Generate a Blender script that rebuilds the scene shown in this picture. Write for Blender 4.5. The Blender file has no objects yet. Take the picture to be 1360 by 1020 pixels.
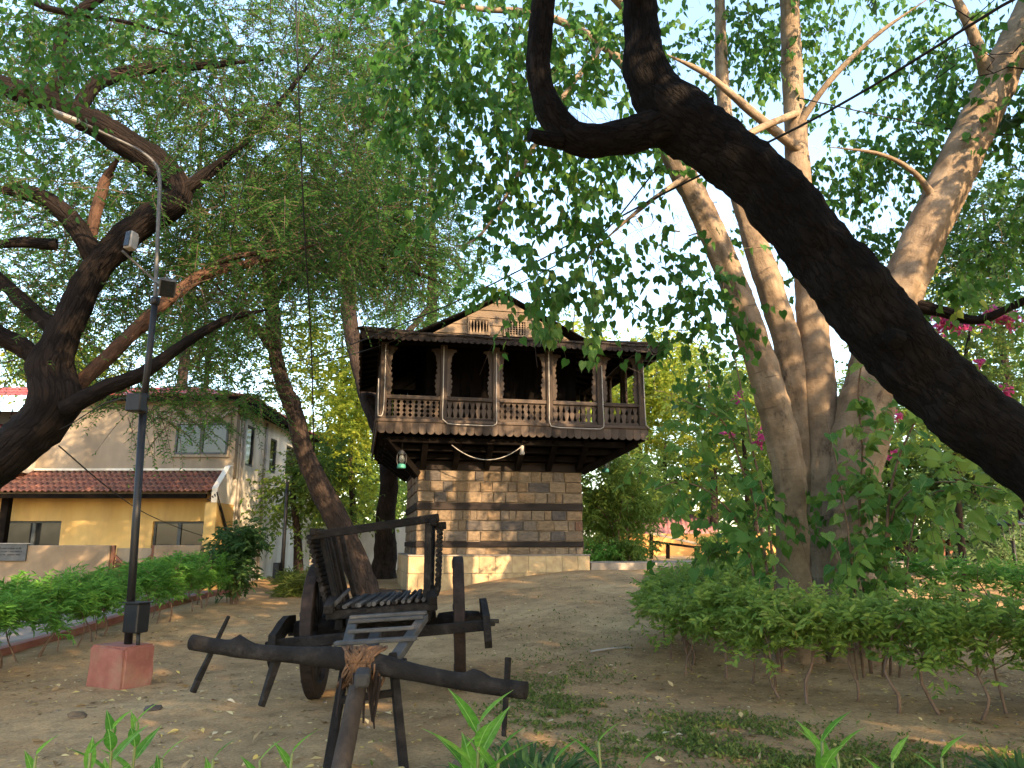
import bpy, bmesh, math, random
import numpy as np
from mathutils import Vector, Matrix, noise

# ---------------------------------------------------------------- camera, sky, sun, exposure
SC = bpy.context.scene
COL = SC.collection
CAMZ = 1.60
PITCH = math.radians(12.0)
FPX = 1000.0                       # focal length in pixels of the 1360 x 1020 picture
cam_d = bpy.data.cameras.new('camera'); cam = bpy.data.objects.new('camera', cam_d); COL.objects.link(cam)
cam_d.sensor_width = 36.0; cam_d.lens = 36.0 * FPX / 1360.0
cam_d.clip_start = 0.05; cam_d.clip_end = 2000.0
cam.location = (0, 0, CAMZ); cam.rotation_euler = (math.pi / 2 + PITCH, 0, 0)
SC.camera = cam

SUN_AZ = math.radians(33.0)        # to the right of straight behind the camera
SUN_EL = math.radians(25.0)
to_sun = Vector((math.sin(SUN_AZ) * math.cos(SUN_EL), -math.cos(SUN_AZ) * math.cos(SUN_EL), math.sin(SUN_EL)))
sun_d = bpy.data.lights.new('sun', 'SUN'); sun = bpy.data.objects.new('sun', sun_d); COL.objects.link(sun)
sun_d.energy = 3.2; sun_d.angle = math.radians(0.5); sun_d.color = (1.0, 0.70, 0.41)
sun.rotation_euler = to_sun.to_track_quat('Z', 'Y').to_euler(); sun.location = (30, -40, 30)

world = bpy.data.worlds.new('World'); SC.world = world; world.use_nodes = True
wn = world.node_tree; wn.nodes.clear()
sky = wn.nodes.new('ShaderNodeTexSky'); sky.sky_type = 'NISHITA'; sky.sun_disc = False
sky.sun_elevation = SUN_EL
sky.sun_rotation = math.atan2(to_sun.x, to_sun.y)
sky.air_density = 1.2; sky.dust_density = 1.6; sky.ozone_density = 1.0
bg = wn.nodes.new('ShaderNodeBackground'); bg.inputs['Strength'].default_value = 0.15
out = wn.nodes.new('ShaderNodeOutputWorld')
wn.links.new(sky.outputs[0], bg.inputs['Color']); wn.links.new(bg.outputs[0], out.inputs['Surface'])

SC.view_settings.view_transform = 'Standard'; SC.view_settings.look = 'None'
SC.view_settings.exposure = 2.22; SC.view_settings.gamma = 1.0
SC.view_settings.use_curve_mapping = False
SC.render.engine = 'CYCLES'
SC.cycles.use_denoising = True
SC.cycles.max_bounces = 6; SC.cycles.diffuse_bounces = 3; SC.cycles.glossy_bounces = 2
SC.cycles.transmission_bounces = 4; SC.cycles.transparent_max_bounces = 6
SC.cycles.caustics_reflective = False; SC.cycles.caustics_refractive = False

# ---------------------------------------------------------------- helpers
PSI = math.radians(11.3)            # turn of the tower house
TX, TY = -2.42, 19.5                # its front corner
R = math.radians
RNG = np.random.default_rng(11)
random.seed(5)
CT, ST = math.cos(PITCH), math.sin(PITCH)

def P(u, v, D):
    """world point at ground distance D seen at photo pixel (u, v)"""
    dx = (u - 680.0) / FPX; dy = (510.0 - v) / FPX
    t = D / (CT - dy * ST)
    return Vector((dx * t, D, CAMZ + (ST + dy * CT) * t))

def px(D, v=600):
    """metres per photo pixel at distance D"""
    return D / FPX / (CT - (510.0 - v) / FPX * ST)

def proj(p):
    x, y, z = p[0], p[1], p[2] - CAMZ
    f = y * CT + z * ST
    if f < 0.05: return None
    return 680 + FPX * x / f, 510 - FPX * (z * CT - y * ST) / f

def in_frame(p, m=40):
    q = proj(p)
    return q is not None and -m < q[0] < 1360 + m and -m < q[1] < 1020 + m

def sstep(x, a, b):
    t = min(1.0, max(0.0, (x - a) / (b - a)))
    return t * t * (3 - 2 * t)

def gz(x, y):
    """height of the ground"""
    z = 0.10 * sstep(x, -2.4, -0.5)
    z += (0.38 + 0.47 * sstep(x, -3.0, 2.2)) * sstep(y, 8.5, 19.5)
    z += 0.22 * sstep(y, 20, 30)
    return z

def tag(o, label=None, cat=None, group=None, kind=None):
    if label: o['label'] = label
    if cat: o['category'] = cat
    if group: o['group'] = group
    if kind: o['kind'] = kind
    return o

def empty(name, loc=(0, 0, 0), rz=0.0, label=None, cat=None, group=None):
    o = bpy.data.objects.new(name, None); COL.objects.link(o)
    o.empty_display_size = 0.2
    o.location = loc; o.rotation_euler = (0, 0, rz)
    return tag(o, label, cat, group)

class MB:
    """collects faces, then becomes one mesh object"""
    def __init__(self): self.v = []; self.f = []; self.s = []; self.b = []
    def add(self, vs, fs, smooth=False, M=None):
        b = len(self.v)
        self.v += [tuple(M @ Vector(p)) if M is not None else tuple(p) for p in vs]
        for f in fs:
            self.f.append(tuple(i + b for i in f)); self.s.append(smooth)
        return self
    def box(self, x0, x1, y0, y1, z0, z1, M=None, bev=0.0):
        if bev <= 0:
            vs = [(x, y, z) for x in (x0, x1) for y in (y0, y1) for z in (z0, z1)]
            fs = [(0, 1, 3, 2), (4, 6, 7, 5), (0, 4, 5, 1), (2, 3, 7, 6), (0, 2, 6, 4), (1, 5, 7, 3)]
            return self.add(vs, fs, False, M)
        b = bev
        bm = bmesh.new(); bmesh.ops.create_cube(bm, size=1)
        for w in bm.verts:
            w.co = Vector(((x0 + x1) / 2 + w.co.x * (x1 - x0), (y0 + y1) / 2 + w.co.y * (y1 - y0), (z0 + z1) / 2 + w.co.z * (z1 - z0)))
        bmesh.ops.bevel(bm, geom=bm.edges[:], offset=b, segments=1, affect='EDGES')
        bm.verts.index_update()
        self.add([w.co[:] for w in bm.verts], [[w.index for w in f.verts] for f in bm.faces], False, M)
        bm.free(); return self
    def bar(self, a, b, w, h, up=(0, 0, 1), bev=0.006, w2=None, h2=None):
        """square-section bar from a to b (optionally tapered)"""
        a = Vector(a); b = Vector(b); d = b - a; L = d.length; d.normalize()
        s = d.cross(Vector(up))
        if s.length < 1e-4: s = d.cross(Vector((1, 0, 0)))
        s.normalize(); n = s.cross(d)
        w2 = w if w2 is None else w2; h2 = h if h2 is None else h2
        vs = []; fs = []
        secs = [(0, w - 2 * bev, h - 2 * bev), (bev, w, h), (L - bev, w2, h2), (L, w2 - 2 * bev, h2 - 2 * bev)]
        for (t, ww, hh) in secs:
            c = a + d * t
            e = min(bev, ww * .3, hh * .3)
            for (p, q) in ((-ww/2+e, -hh/2), (ww/2-e, -hh/2), (ww/2, -hh/2+e), (ww/2, hh/2-e), (ww/2-e, hh/2), (-ww/2+e, hh/2), (-ww/2, hh/2-e), (-ww/2, -hh/2+e)):
                vs.append(tuple(c + s * p + n * q))
        for k in range(3):
            for j in range(8):
                fs.append((k*8+j, k*8+(j+1) % 8, (k+1)*8+(j+1) % 8, (k+1)*8+j))
        fs.append(tuple(range(7, -1, -1))); fs.append(tuple(range(24, 32)))
        return self.add(vs, fs, False)
    def prism(self, poly, y0, y1, M=None):
        """polygon in x,z extruded along y"""
        n = len(poly)
        vs = [(x, y0, z) for x, z in poly] + [(x, y1, z) for x, z in poly]
        fs = [tuple(range(n)), tuple(range(2*n-1, n-1, -1))] + [(i, i+n, (i+1) % n + n, (i+1) % n) for i in range(n)]
        return self.add(vs, fs, False, M)
    def tube(self, pts, radii, sides=8, rough=0.0, nscale=3.0, caps=True, step=None, fluting=0.0):
        pts = [Vector(p) for p in pts]
        if step: pts, radii = resample(pts, radii, step)
        n = len(pts); vs = []; fs = []; bk = []; run = 0.0; rm = sum(radii)/n
        t0 = (pts[1] - pts[0]).normalized()
        u = t0.orthogonal().normalized()
        for i in range(n):
            t = (pts[min(i+1, n-1)] - pts[max(i-1, 0)])
            if t.length < 1e-9: t = t0
            t.normalize()
            u = (u - t * u.dot(t)); u.normalize(); w = t.cross(u)
            if i: run += (pts[i] - pts[i-1]).length
            for j in range(sides):
                a = 2 * math.pi * j / sides
                bk.append((rm*math.cos(a) + pts[0].x*3, rm*math.sin(a) + pts[0].z*3, run))
                d = u * math.cos(a) + w * math.sin(a)
                r = radii[i]
                if rough:
                    q = pts[i] + d * r
                    r *= 1 + rough * noise.noise(q * nscale) + rough * .6 * noise.noise(q * nscale * 3.1)
                if fluting: r *= 1 + fluting * noise.noise(Vector((math.cos(a) * 2.1, math.sin(a) * 2.1, pts[i].z * .35 + pts[0].x)))
                vs.append(tuple(pts[i] + d * r))
        for i in range(n - 1):
            for j in range(sides):
                fs.append((i*sides+j, i*sides+(j+1) % sides, (i+1)*sides+(j+1) % sides, (i+1)*sides+j))
        self.add(vs, fs, True); self.b += bk
        if caps:
            b = len(self.v) - len(vs)
            self.f.append(tuple(b + k for k in range(sides-1, -1, -1))); self.s.append(False)
            self.f.append(tuple(b + (n-1)*sides + k for k in range(sides))); self.s.append(False)
        return self
    def lathe(self, prof, n=16, M=None):
        vs = []; fs = []
        for r, z in prof:
            for j in range(n):
                a = 2*math.pi*j/n; vs.append((r*math.cos(a), r*math.sin(a), z))
        for i in range(len(prof)-1):
            for j in range(n): fs.append((i*n+j, i*n+(j+1) % n, (i+1)*n+(j+1) % n, (i+1)*n+j))
        fs.append(tuple(range(n-1, -1, -1))); fs.append(tuple((len(prof)-1)*n+k for k in range(n)))
        return self.add(vs, fs, True, M)
    def mesh(self, name, mat=None):
        me = bpy.data.meshes.new(name); me.from_pydata(self.v, [], self.f)
        me.polygons.foreach_set('use_smooth', self.s); me.update()
        if mat: me.materials.append(mat)
        if self.b and len(self.b) == len(self.v):
            at = me.attributes.new('bark', 'FLOAT_VECTOR', 'POINT'); at.data.foreach_set('vector', np.array(self.b, dtype=np.float32).ravel())
        return me
    def build(self, name, mat, parent=None, loc=None):
        return obj(name, self.mesh(name, mat), parent, loc)

def obj(name, me, parent=None, loc=None, rot=None, scale=None):
    o = bpy.data.objects.new(name, me); COL.objects.link(o)
    if parent is not None: o.parent = parent
    if loc is not None: o.location = loc
    if rot is not None: o.rotation_euler = rot
    if scale is not None: o.scale = scale
    return o

def resample(pts, radii, step):
    """Catmull-Rom through the points"""
    out = []; ro = []
    n = len(pts)
    for i in range(n - 1):
        p0 = pts[i-1] if i else pts[0] * 2 - pts[1]
        p1, p2 = pts[i], pts[i+1]
        p3 = pts[i+2] if i + 2 < n else pts[n-1] * 2 - pts[n-2]
        k = max(1, int((p2 - p1).length / step))
        for j in range(k):
            t = j / k
            out.append(0.5 * ((2*p1) + (p2-p0)*t + (2*p0-5*p1+4*p2-p3)*t*t + (3*p1-p0-3*p2+p3)*t**3))
            ro.append(radii[i] + (radii[i+1]-radii[i]) * (t*t*(3-2*t)))
    out.append(pts[-1]); ro.append(radii[-1])
    return out, ro

def npmesh(name, V, F, mat, parent=None, rnd=None, smooth=False):
    """V (n,3), F (m,k) numpy -> object"""
    me = bpy.data.meshes.new(name)
    nv, (nf, k) = len(V), F.shape
    me.vertices.add(nv); me.vertices.foreach_set('co', np.ascontiguousarray(V, dtype=np.float32).ravel())
    me.loops.add(nf * k); me.loops.foreach_set('vertex_index', np.ascontiguousarray(F, dtype=np.int32).ravel())
    me.polygons.add(nf); me.polygons.foreach_set('loop_start', np.arange(0, nf * k, k, dtype=np.int32))
    me.update(calc_edges=True)
    if smooth: me.polygons.foreach_set('use_smooth', np.ones(nf, dtype=bool))
    if rnd is not None:
        a = me.attributes.new('rnd', 'FLOAT', 'POINT'); a.data.foreach_set('value', np.asarray(rnd, dtype=np.float32))
    me.materials.append(mat)
    o = bpy.data.objects.new(name, me); COL.objects.link(o)
    if parent is not None: o.parent = parent
    return o

# leaf templates: (along, across, out-of-plane); halves folded along the midrib
T_SMALL = (np.array([(0, 0, 0), (.45, .5, .08), (1, 0, -.05), (.45, -.5, .08)], float), np.array([(0, 1, 2, 3)]))
T_LANCE = (np.array([(0, 0, 0), (.3, .42, .10), (.7, .36, .02), (1, 0, -.16), (.3, -.42, .10), (.7, -.36, .02), (.5, 0, .0)], float),
           np.array([(0, 6, 2, 1), (6, 3, 3, 2), (0, 4, 5, 6), (6, 5, 3, 3)]))
T_LANCE = (T_LANCE[0], np.array([(0, 6, 1), (1, 6, 2), (6, 3, 2), (0, 4, 6), (4, 5, 6), (6, 5, 3)]))
T_HEART = (np.array([(0, 0, 0), (-.10, .26, .07), (.10, .48, .10), (.38, .44, .07), (.66, .22, .0), (.80, .08, -.03), (1.05, 0, -.12),
                     (-.10, -.26, .07), (.10, -.48, .10), (.38, -.44, .07), (.66, -.22, .0), (.80, -.08, -.03), (.42, 0, -.02)], float),
           np.array([(0, 1, 2, 12), (12, 2, 3, 4), (12, 4, 5, 6), (0, 12, 8, 7), (12, 10, 9, 8), (12, 6, 11, 10)]))

def unit(a): return a / np.maximum(np.linalg.norm(a, axis=-1, keepdims=True), 1e-9)

def leaf_mesh(name, tpl, pos, axis, nrm, length, width, mat, parent=None, rnd=None, rng=RNG):
    tv, tf = tpl
    N = len(pos); a = unit(axis); b = unit(np.cross(nrm, a)); n = np.cross(a, b)
    L = np.broadcast_to(np.asarray(length, float), (N,))[:, None, None]
    W = np.broadcast_to(np.asarray(width, float), (N,))[:, None, None]
    V = pos[:, None, :] + a[:, None, :] * (tv[None, :, 0:1] * L) + b[:, None, :] * (tv[None, :, 1:2] * W) + n[:, None, :] * (tv[None, :, 2:3] * L)
    k = len(tv)
    F = (tf[None] + (np.arange(N) * k)[:, None, None]).reshape(-1, tf.shape[1])
    r = rng.random(N) if rnd is None else rnd
    return npmesh(name, V.reshape(-1, 3), F, mat, parent, np.repeat(r, k))

def strands(name, PL, r, mat, parent=None):
    """thin three-sided twigs; PL (M,K,3)"""
    M, K, _ = PL.shape
    t = np.zeros_like(PL); t[:, 1:-1] = PL[:, 2:] - PL[:, :-2]; t[:, 0] = PL[:, 1] - PL[:, 0]; t[:, -1] = PL[:, -1] - PL[:, -2]
    t = unit(t)
    u = unit(np.cross(t, np.array([.31, .22, .92]))); w = np.cross(t, u)
    rr = (np.asarray(r) * np.linspace(1, .35, K))[None, :, None]
    rings = [PL + rr * (u * math.cos(q) + w * math.sin(q)) for q in (0, 2.094, 4.189)]
    V = np.stack(rings, 2).reshape(-1, 3)
    base = (np.arange(M) * K * 3)[:, None, None] + (np.arange(K - 1) * 3)[None, :, None] + np.zeros((1, 1, 3), int)
    j = np.arange(3)[None, None]; j2 = (np.arange(3) + 1)[None, None] % 3
    F = np.stack([base + j, base + j2, base + 3 + j2, base + 3 + j], -1).reshape(-1, 4)
    return npmesh(name, V, F, mat, parent, smooth=True)

def rdir(n, rng=RNG):
    return unit(rng.normal(size=(n, 3)))

def sprigs(C, Rr, per, L, nl, droop, rng=RNG, K=5, upbias=0.0):
    """twigs around cluster centres C: returns leaf positions, twig directions there, and twig polylines"""
    C = np.asarray(C, float); M = len(C) * per
    c = np.repeat(C, per, 0)
    Rv = np.repeat(np.broadcast_to(np.asarray(Rr, float), (len(C),)), per)[:, None]
    d = rdir(M, rng); d[:, 2] = d[:, 2] * .6 + upbias; d = unit(d)
    b = c + d * Rv * rng.random((M, 1)) ** .6
    d2 = unit(d + .7 * rdir(M, rng)); d2[:, 2] -= droop * .3; d2 = unit(d2)
    Lv = L * (.6 + .7 * rng.random((M, 1)))
    s = np.linspace(0, 1, K)
    g = np.array([0, 0, -1.0])
    PL = b[:, None] + d2[:, None] * (Lv[:, None] * s[None, :, None]) + g * (droop * Lv[:, None] * (s ** 2)[None, :, None])
    sl = (np.arange(nl) + .5) / nl * .95 + .06
    pos = b[:, None] + d2[:, None] * (Lv[:, None] * sl[None, :, None]) + g * (droop * Lv[:, None] * (sl ** 2)[None, :, None])
    tdir = d2[:, None] + g * (2 * droop * sl[None, :, None]); tdir = unit(tdir)
    side = np.where(np.arange(nl) % 2 == 0, 1.0, -1.0)
    sd = unit(np.cross(tdir, np.array([0, 0, 1.0]) + .3 * rdir(M, rng)[:, None])) * side[None, :, None]
    return pos.reshape(-1, 3), np.broadcast_to(tdir, pos.shape).reshape(-1, 3), sd.reshape(-1, 3), PL

def lumps(p, k=1.0):
    """slow variation through space, about -1..1"""
    x, y, z = p[:, 0]*k, p[:, 1]*k, p[:, 2]*k
    return (np.sin(1.9*x + 1.1*np.sin(1.3*z + 2)) * np.sin(1.6*y + .9*np.sin(1.7*x)) + np.sin(2.3*z + 1.2*np.sin(1.1*y + x)) * .9 + .5*np.sin(4.1*x + 3.3*z + 1.7*np.sin(2.9*y))) / 1.9

def ell(u, v, du, dv, D0, D1, n, rng=RNG):
    """n cluster centres spread through a volume seen as an ellipse"""
    a = rng.random(n) * 2 * math.pi; r = np.sqrt(rng.random(n))
    return [np.array(P(u + du * r[i] * math.cos(a[i]), v + dv * r[i] * math.sin(a[i]), D0 + (D1 - D0) * rng.random())) for i in range(n)]

def ball(c, rad, n, rng=RNG, keep_out=True, shell=.45):
    out = []
    while len(out) < n:
        d = rng.normal(size=3); d /= np.linalg.norm(d)
        p = np.array(c) + d * np.array(rad) * (rng.random() ** shell)
        if keep_out and in_frame(p, 70): 
            if rng.random() < .02: break
            continue
        out.append(p)
    return out

def sun_on_tower(p):
    """where the sun ray through p meets the plane of the tower front: local x and height"""
    c, s = math.cos(PSI), math.sin(PSI)
    nx_, ny_ = s, -c
    den = -(to_sun.x*nx_ + to_sun.y*ny_)
    t = ((TX - p[0])*nx_ + (TY - p[1])*ny_) / den
    q = Vector(p) - to_sun*t
    return (q.x - TX)*c + (q.y - TY)*s, q.z
def thin(C, rng, keep=.05):
    """open gaps in a crown, where the low sun comes through onto the tower"""
    out = []
    for p in C:
        x, z = sun_on_tower(p)
        gap = (-1.2 < x < 2.2 and .4 < z < 4.2) or (-.4 < x < 1.9 and 6.8 < z < 8.6) or (1.3 < x < 3.6 and 4.0 < z < 5.6)
        if gap and rng.random() > keep: continue
        out.append(p)
    return out

def connect(skel, skr, centers, rng=RNG, rmin=.008, rmax=.05, wig=.12, sag=.0):
    """branches from a limb skeleton to every cluster centre"""
    S = [np.array(p, float) for p in skel]; SR = list(skr)
    S = np.array(S); SR = np.array(SR)
    C = np.array(centers); d0 = np.min(np.linalg.norm(C[:, None] - S[None], axis=2), 1)
    paths = []
    for i in np.argsort(d0):
        c = C[i]; dist = np.linalg.norm(S - c, axis=1) + np.maximum(0, S[:, 2] - c[2]) * .3
        j = int(np.argmin(dist)); a = S[j]; L = np.linalg.norm(c - a)
        if L < .05: continue
        r0 = float(np.clip(SR[j] * .62, rmin, rmax)); r0 = min(r0, .006 + .014 * L + rmin)
        m = max(3, int(L / .35) + 2)
        t = np.linspace(0, 1, m)[:, None]
        off = rng.normal(size=3) * wig * L; off2 = rng.normal(size=3) * wig * L * .6
        pts = a + (c - a) * t + off * np.sin(t * math.pi) + off2 * np.sin(2 * t * math.pi)
        pts[:, 2] += -sag * L * (np.sin(t[:, 0] * math.pi))
        rr = np.linspace(r0, max(rmin * .7, r0 * .35), m)
        paths.append((pts, rr)); S = np.vstack([S, pts[1:]]); SR = np.concatenate([SR, rr[1:]])
    return paths

def branch_obj(name, paths, mat, parent, sides=5):
    m = MB()
    for pts, rr in paths: m.tube([Vector(p) for p in pts], list(rr), sides, caps=False)
    o = m.build(name, mat, parent); o['kind'] = 'stuff'
    return o

# ---------------------------------------------------------------- materials
def nodes(name):
    m = bpy.data.materials.new(name); m.use_nodes = True
    t = m.node_tree; b = t.nodes['Principled BSDF']
    return m, t, b

def N(t, kind, **kw):
    n = t.nodes.new(kind)
    for k, v in kw.items():
        if k in n.inputs: n.inputs[k].default_value = v
        else: setattr(n, k, v)
    return n

def ramp(t, fac, stops):
    r = t.nodes.new('ShaderNodeValToRGB'); e = r.color_ramp.elements
    while len(e) < len(stops): e.new(.5)
    for i, (p, c) in enumerate(stops):
        e[i].position = p; e[i].color = (*c, 1)
    t.links.new(fac, r.inputs[0]); return r.outputs[0]

def mixc(t, fac, a, b, mode='MIX'):
    n = t.nodes.new('ShaderNodeMix'); n.data_type = 'RGBA'; n.blend_type = mode
    for k, x in ((0, fac), (6, a), (7, b)):
        if isinstance(x, (int, float)): n.inputs[k].default_value = x
        elif isinstance(x, tuple): n.inputs[k].default_value = (*x, 1)
        else: t.links.new(x, n.inputs[k])
    return n.outputs[2]

def noisy(name, stops, scale=4.0, rough=.85, bump=.3, bscale=None, stretch=(1, 1, 1), detail=6.0, dirt=None, rand=0.0, coord='Object', spec=.3, dist=.02, metallic=0):
    """surface of several tones with fine relief; dirt = (colour, scale, amount); rand = tone change from object to object"""
    m, t, b = nodes(name)
    tc = t.nodes.new('ShaderNodeTexCoord'); mp = t.nodes.new('ShaderNodeMapping'); mp.inputs['Scale'].default_value = stretch
    t.links.new(tc.outputs[coord], mp.inputs[0]); vec = mp.outputs[0]
    oi = t.nodes.new('ShaderNodeObjectInfo')
    if rand:
        mu = N(t, 'ShaderNodeMath', operation='MULTIPLY'); mu.inputs[1].default_value = 37.0
        t.links.new(oi.outputs['Random'], mu.inputs[0])
        va = N(t, 'ShaderNodeVectorMath', operation='ADD'); t.links.new(vec, va.inputs[0]); t.links.new(mu.outputs[0], va.inputs[1]); vec = va.outputs[0]
    n1 = N(t, 'ShaderNodeTexNoise', Scale=scale, Detail=detail, Roughness=.62); t.links.new(vec, n1.inputs['Vector'])
    c = ramp(t, n1.outputs['Fac'], stops)
    if dirt:
        n3 = N(t, 'ShaderNodeTexNoise', Scale=dirt[1], Detail=4.0, Roughness=.6); t.links.new(vec, n3.inputs['Vector'])
        f = ramp(t, n3.outputs['Fac'], [(.45, (0, 0, 0)), (.7, (dirt[2],)*3)])
        c = mixc(t, f, c, dirt[0])
    if rand:
        hs = t.nodes.new('ShaderNodeHueSaturation'); mr = N(t, 'ShaderNodeMapRange'); mr.inputs[3].default_value = 1 - rand; mr.inputs[4].default_value = 1 + rand
        t.links.new(oi.outputs['Random'], mr.inputs[0]); t.links.new(mr.outputs[0], hs.inputs['Value']); t.links.new(c, hs.inputs['Color']); c = hs.outputs[0]
    t.links.new(c, b.inputs['Base Color'])
    b.inputs['Roughness'].default_value = rough; b.inputs['Specular IOR Level'].default_value = spec; b.inputs['Metallic'].default_value = metallic
    if bump:
        n2 = N(t, 'ShaderNodeTexNoise', Scale=bscale or scale * 3, Detail=8.0, Roughness=.65); t.links.new(vec, n2.inputs['Vector'])
        bp = N(t, 'ShaderNodeBump', Strength=bump, Distance=dist); t.links.new(n2.outputs['Fac'], bp.inputs['Height']); t.links.new(bp.outputs[0], b.inputs['Normal'])
    return m

def leafmat(name, stops, trans=.35, rough=.45, spec=.35):
    spec *= .5; rough = min(.7, rough + .06)
    m, t, b = nodes(name)
    at = t.nodes.new('ShaderNodeAttribute'); at.attribute_name = 'rnd'
    c = ramp(t, at.outputs['Fac'], stops)
    t.links.new(c, b.inputs['Base Color']); b.inputs['Roughness'].default_value = rough; b.inputs['Specular IOR Level'].default_value = spec
    tr = t.nodes.new('ShaderNodeBsdfTranslucent')
    hs = t.nodes.new('ShaderNodeHueSaturation'); hs.inputs['Value'].default_value = 1.5; hs.inputs['Hue'].default_value = .48
    t.links.new(c, hs.inputs['Color']); t.links.new(hs.outputs[0], tr.inputs[0])
    mx = t.nodes.new('ShaderNodeMixShader'); mx.inputs[0].default_value = min(.55, trans + .06)
    t.links.new(b.outputs[0], mx.inputs[1]); t.links.new(tr.outputs[0], mx.inputs[2])
    t.links.new(mx.outputs[0], t.nodes['Material Output'].inputs['Surface'])
    return m

def leafmat_obj(name, stops, trans=.35, rough=.4):
    """same, tone by object instead of by leaf"""
    m = leafmat(name, stops, trans, rough); t = m.node_tree
    at = [n for n in t.nodes if n.type == 'ATTRIBUTE'][0]; rp = [n for n in t.nodes if n.type == 'VALTORGB'][0]
    oi = t.nodes.new('ShaderNodeObjectInfo'); t.links.new(oi.outputs['Random'], rp.inputs[0]); t.nodes.remove(at)
    return m

def barkmat(name, stops, scale=14, crack=(.02, .017, .015), amt=.7, bump=.8, stretch=.22, dist=.03):
    """bark: furrows and plates that run along the limb"""
    m, t, b = nodes(name)
    at = t.nodes.new('ShaderNodeAttribute'); at.attribute_name = 'bark'
    mp = t.nodes.new('ShaderNodeMapping'); mp.inputs['Scale'].default_value = (1, 1, stretch); t.links.new(at.outputs['Vector'], mp.inputs[0])
    n0 = N(t, 'ShaderNodeTexNoise', Scale=scale*.5, Detail=4.0, Roughness=.7); t.links.new(mp.outputs[0], n0.inputs['Vector'])
    sc_ = N(t, 'ShaderNodeVectorMath', operation='SCALE'); sc_.inputs[3].default_value = .13; t.links.new(n0.outputs['Color'], sc_.inputs[0])
    va = N(t, 'ShaderNodeVectorMath', operation='ADD'); t.links.new(mp.outputs[0], va.inputs[0]); t.links.new(sc_.outputs[0], va.inputs[1])
    n1 = N(t, 'ShaderNodeTexNoise', Scale=scale*.6, Detail=9.0, Roughness=.75); t.links.new(mp.outputs[0], n1.inputs['Vector'])
    n2 = N(t, 'ShaderNodeTexNoise', Scale=2.2, Detail=4.0); t.links.new(at.outputs['Vector'], n2.inputs['Vector'])
    c = ramp(t, n1.outputs['Fac'], stops)
    c = mixc(t, 1.0, c, ramp(t, n2.outputs['Fac'], [(.35, (.7,)*3), (.65, (1.3, 1.25, 1.2))]), 'MULTIPLY')
    vo = N(t, 'ShaderNodeTexVoronoi', feature='DISTANCE_TO_EDGE', Scale=scale); t.links.new(va.outputs[0], vo.inputs['Vector'])
    f = ramp(t, vo.outputs['Distance'], [(0, (amt,)*3), (.10, (0, 0, 0))])
    t.links.new(mixc(t, f, c, crack), b.inputs['Base Color'])
    b.inputs['Roughness'].default_value = .92; b.inputs['Specular IOR Level'].default_value = .12
    mn = N(t, 'ShaderNodeMath', operation='MINIMUM'); mn.inputs[1].default_value = .18; t.links.new(vo.outputs['Distance'], mn.inputs[0])
    m3 = N(t, 'ShaderNodeMath', operation='MULTIPLY'); m3.inputs[1].default_value = 2.0; t.links.new(mn.outputs[0], m3.inputs[0])
    h = N(t, 'ShaderNodeMath', operation='ADD'); t.links.new(m3.outputs[0], h.inputs[0]); t.links.new(n1.outputs['Fac'], h.inputs[1])
    bp = N(t, 'ShaderNodeBump', Strength=bump, Distance=dist); t.links.new(h.outputs[0], bp.inputs['Height']); t.links.new(bp.outputs[0], b.inputs['Normal'])
    return m

M = {}
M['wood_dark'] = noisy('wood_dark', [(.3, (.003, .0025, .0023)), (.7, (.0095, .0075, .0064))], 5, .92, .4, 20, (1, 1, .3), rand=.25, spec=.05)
M['wood_front'] = noisy('wood_front', [(.25, (.042, .033, .027)), (.6, (.100, .077, .061)), (.8, (.175, .140, .112))], 6, .88, .4, 22, (1, 1, .25), dirt=((.024, .019, .017), 3, .85), rand=.3, spec=.15)
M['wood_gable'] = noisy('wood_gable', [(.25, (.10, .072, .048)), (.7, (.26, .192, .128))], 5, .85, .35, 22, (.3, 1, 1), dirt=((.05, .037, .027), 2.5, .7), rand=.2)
M['timber'] = noisy('timber', [(.3, (.012, .010, .009)), (.75, (.036, .028, .025))], 5, .85, .4, 20, (.3, 1, 1), rand=.15, spec=.15)
M['cart_wood'] = noisy('cart_wood', [(.25, (.0075, .0068, .0064)), (.55, (.019, .0168, .0155)), (.75, (.045, .040, .036)), (.9, (.085, .076, .069))], 8, .82, .9, 40, (1, .22, 1), rand=.3, spec=.15, dirt=((.006, .005, .005), 5, .7))
M['cart_grey'] = noisy('cart_grey', [(.25, (.036, .0345, .033)), (.8, (.105, .101, .098))], 8, .8, .5, 34, (1, .3, 1), rand=.25, spec=.2)
M['cart_red'] = noisy('cart_red', [(.3, (.012, .009, .008)), (.7, (.034, .024, .021)), (.9, (.075, .058, .050))], 7, .8, .6, 28, rand=.1, spec=.18)
M['post_wood'] = noisy('post_wood', [(.25, (.028, .020, .015)), (.55, (.062, .045, .033)), (.8, (.13, .098, .072))], 9, .85, .7, 30, (1, 1, .2), dirt=((.02, .016, .013), 4, .8))
M['rope'] = noisy('rope', [(.3, (.065, .034, .018)), (.7, (.19, .105, .055))], 14, .85, .4, 60, rand=.3)
M['mortar'] = noisy('mortar', [(.3, (.17, .135, .10)), (.7, (.25, .205, .155))], 6, .95, .5, 30)

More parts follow.
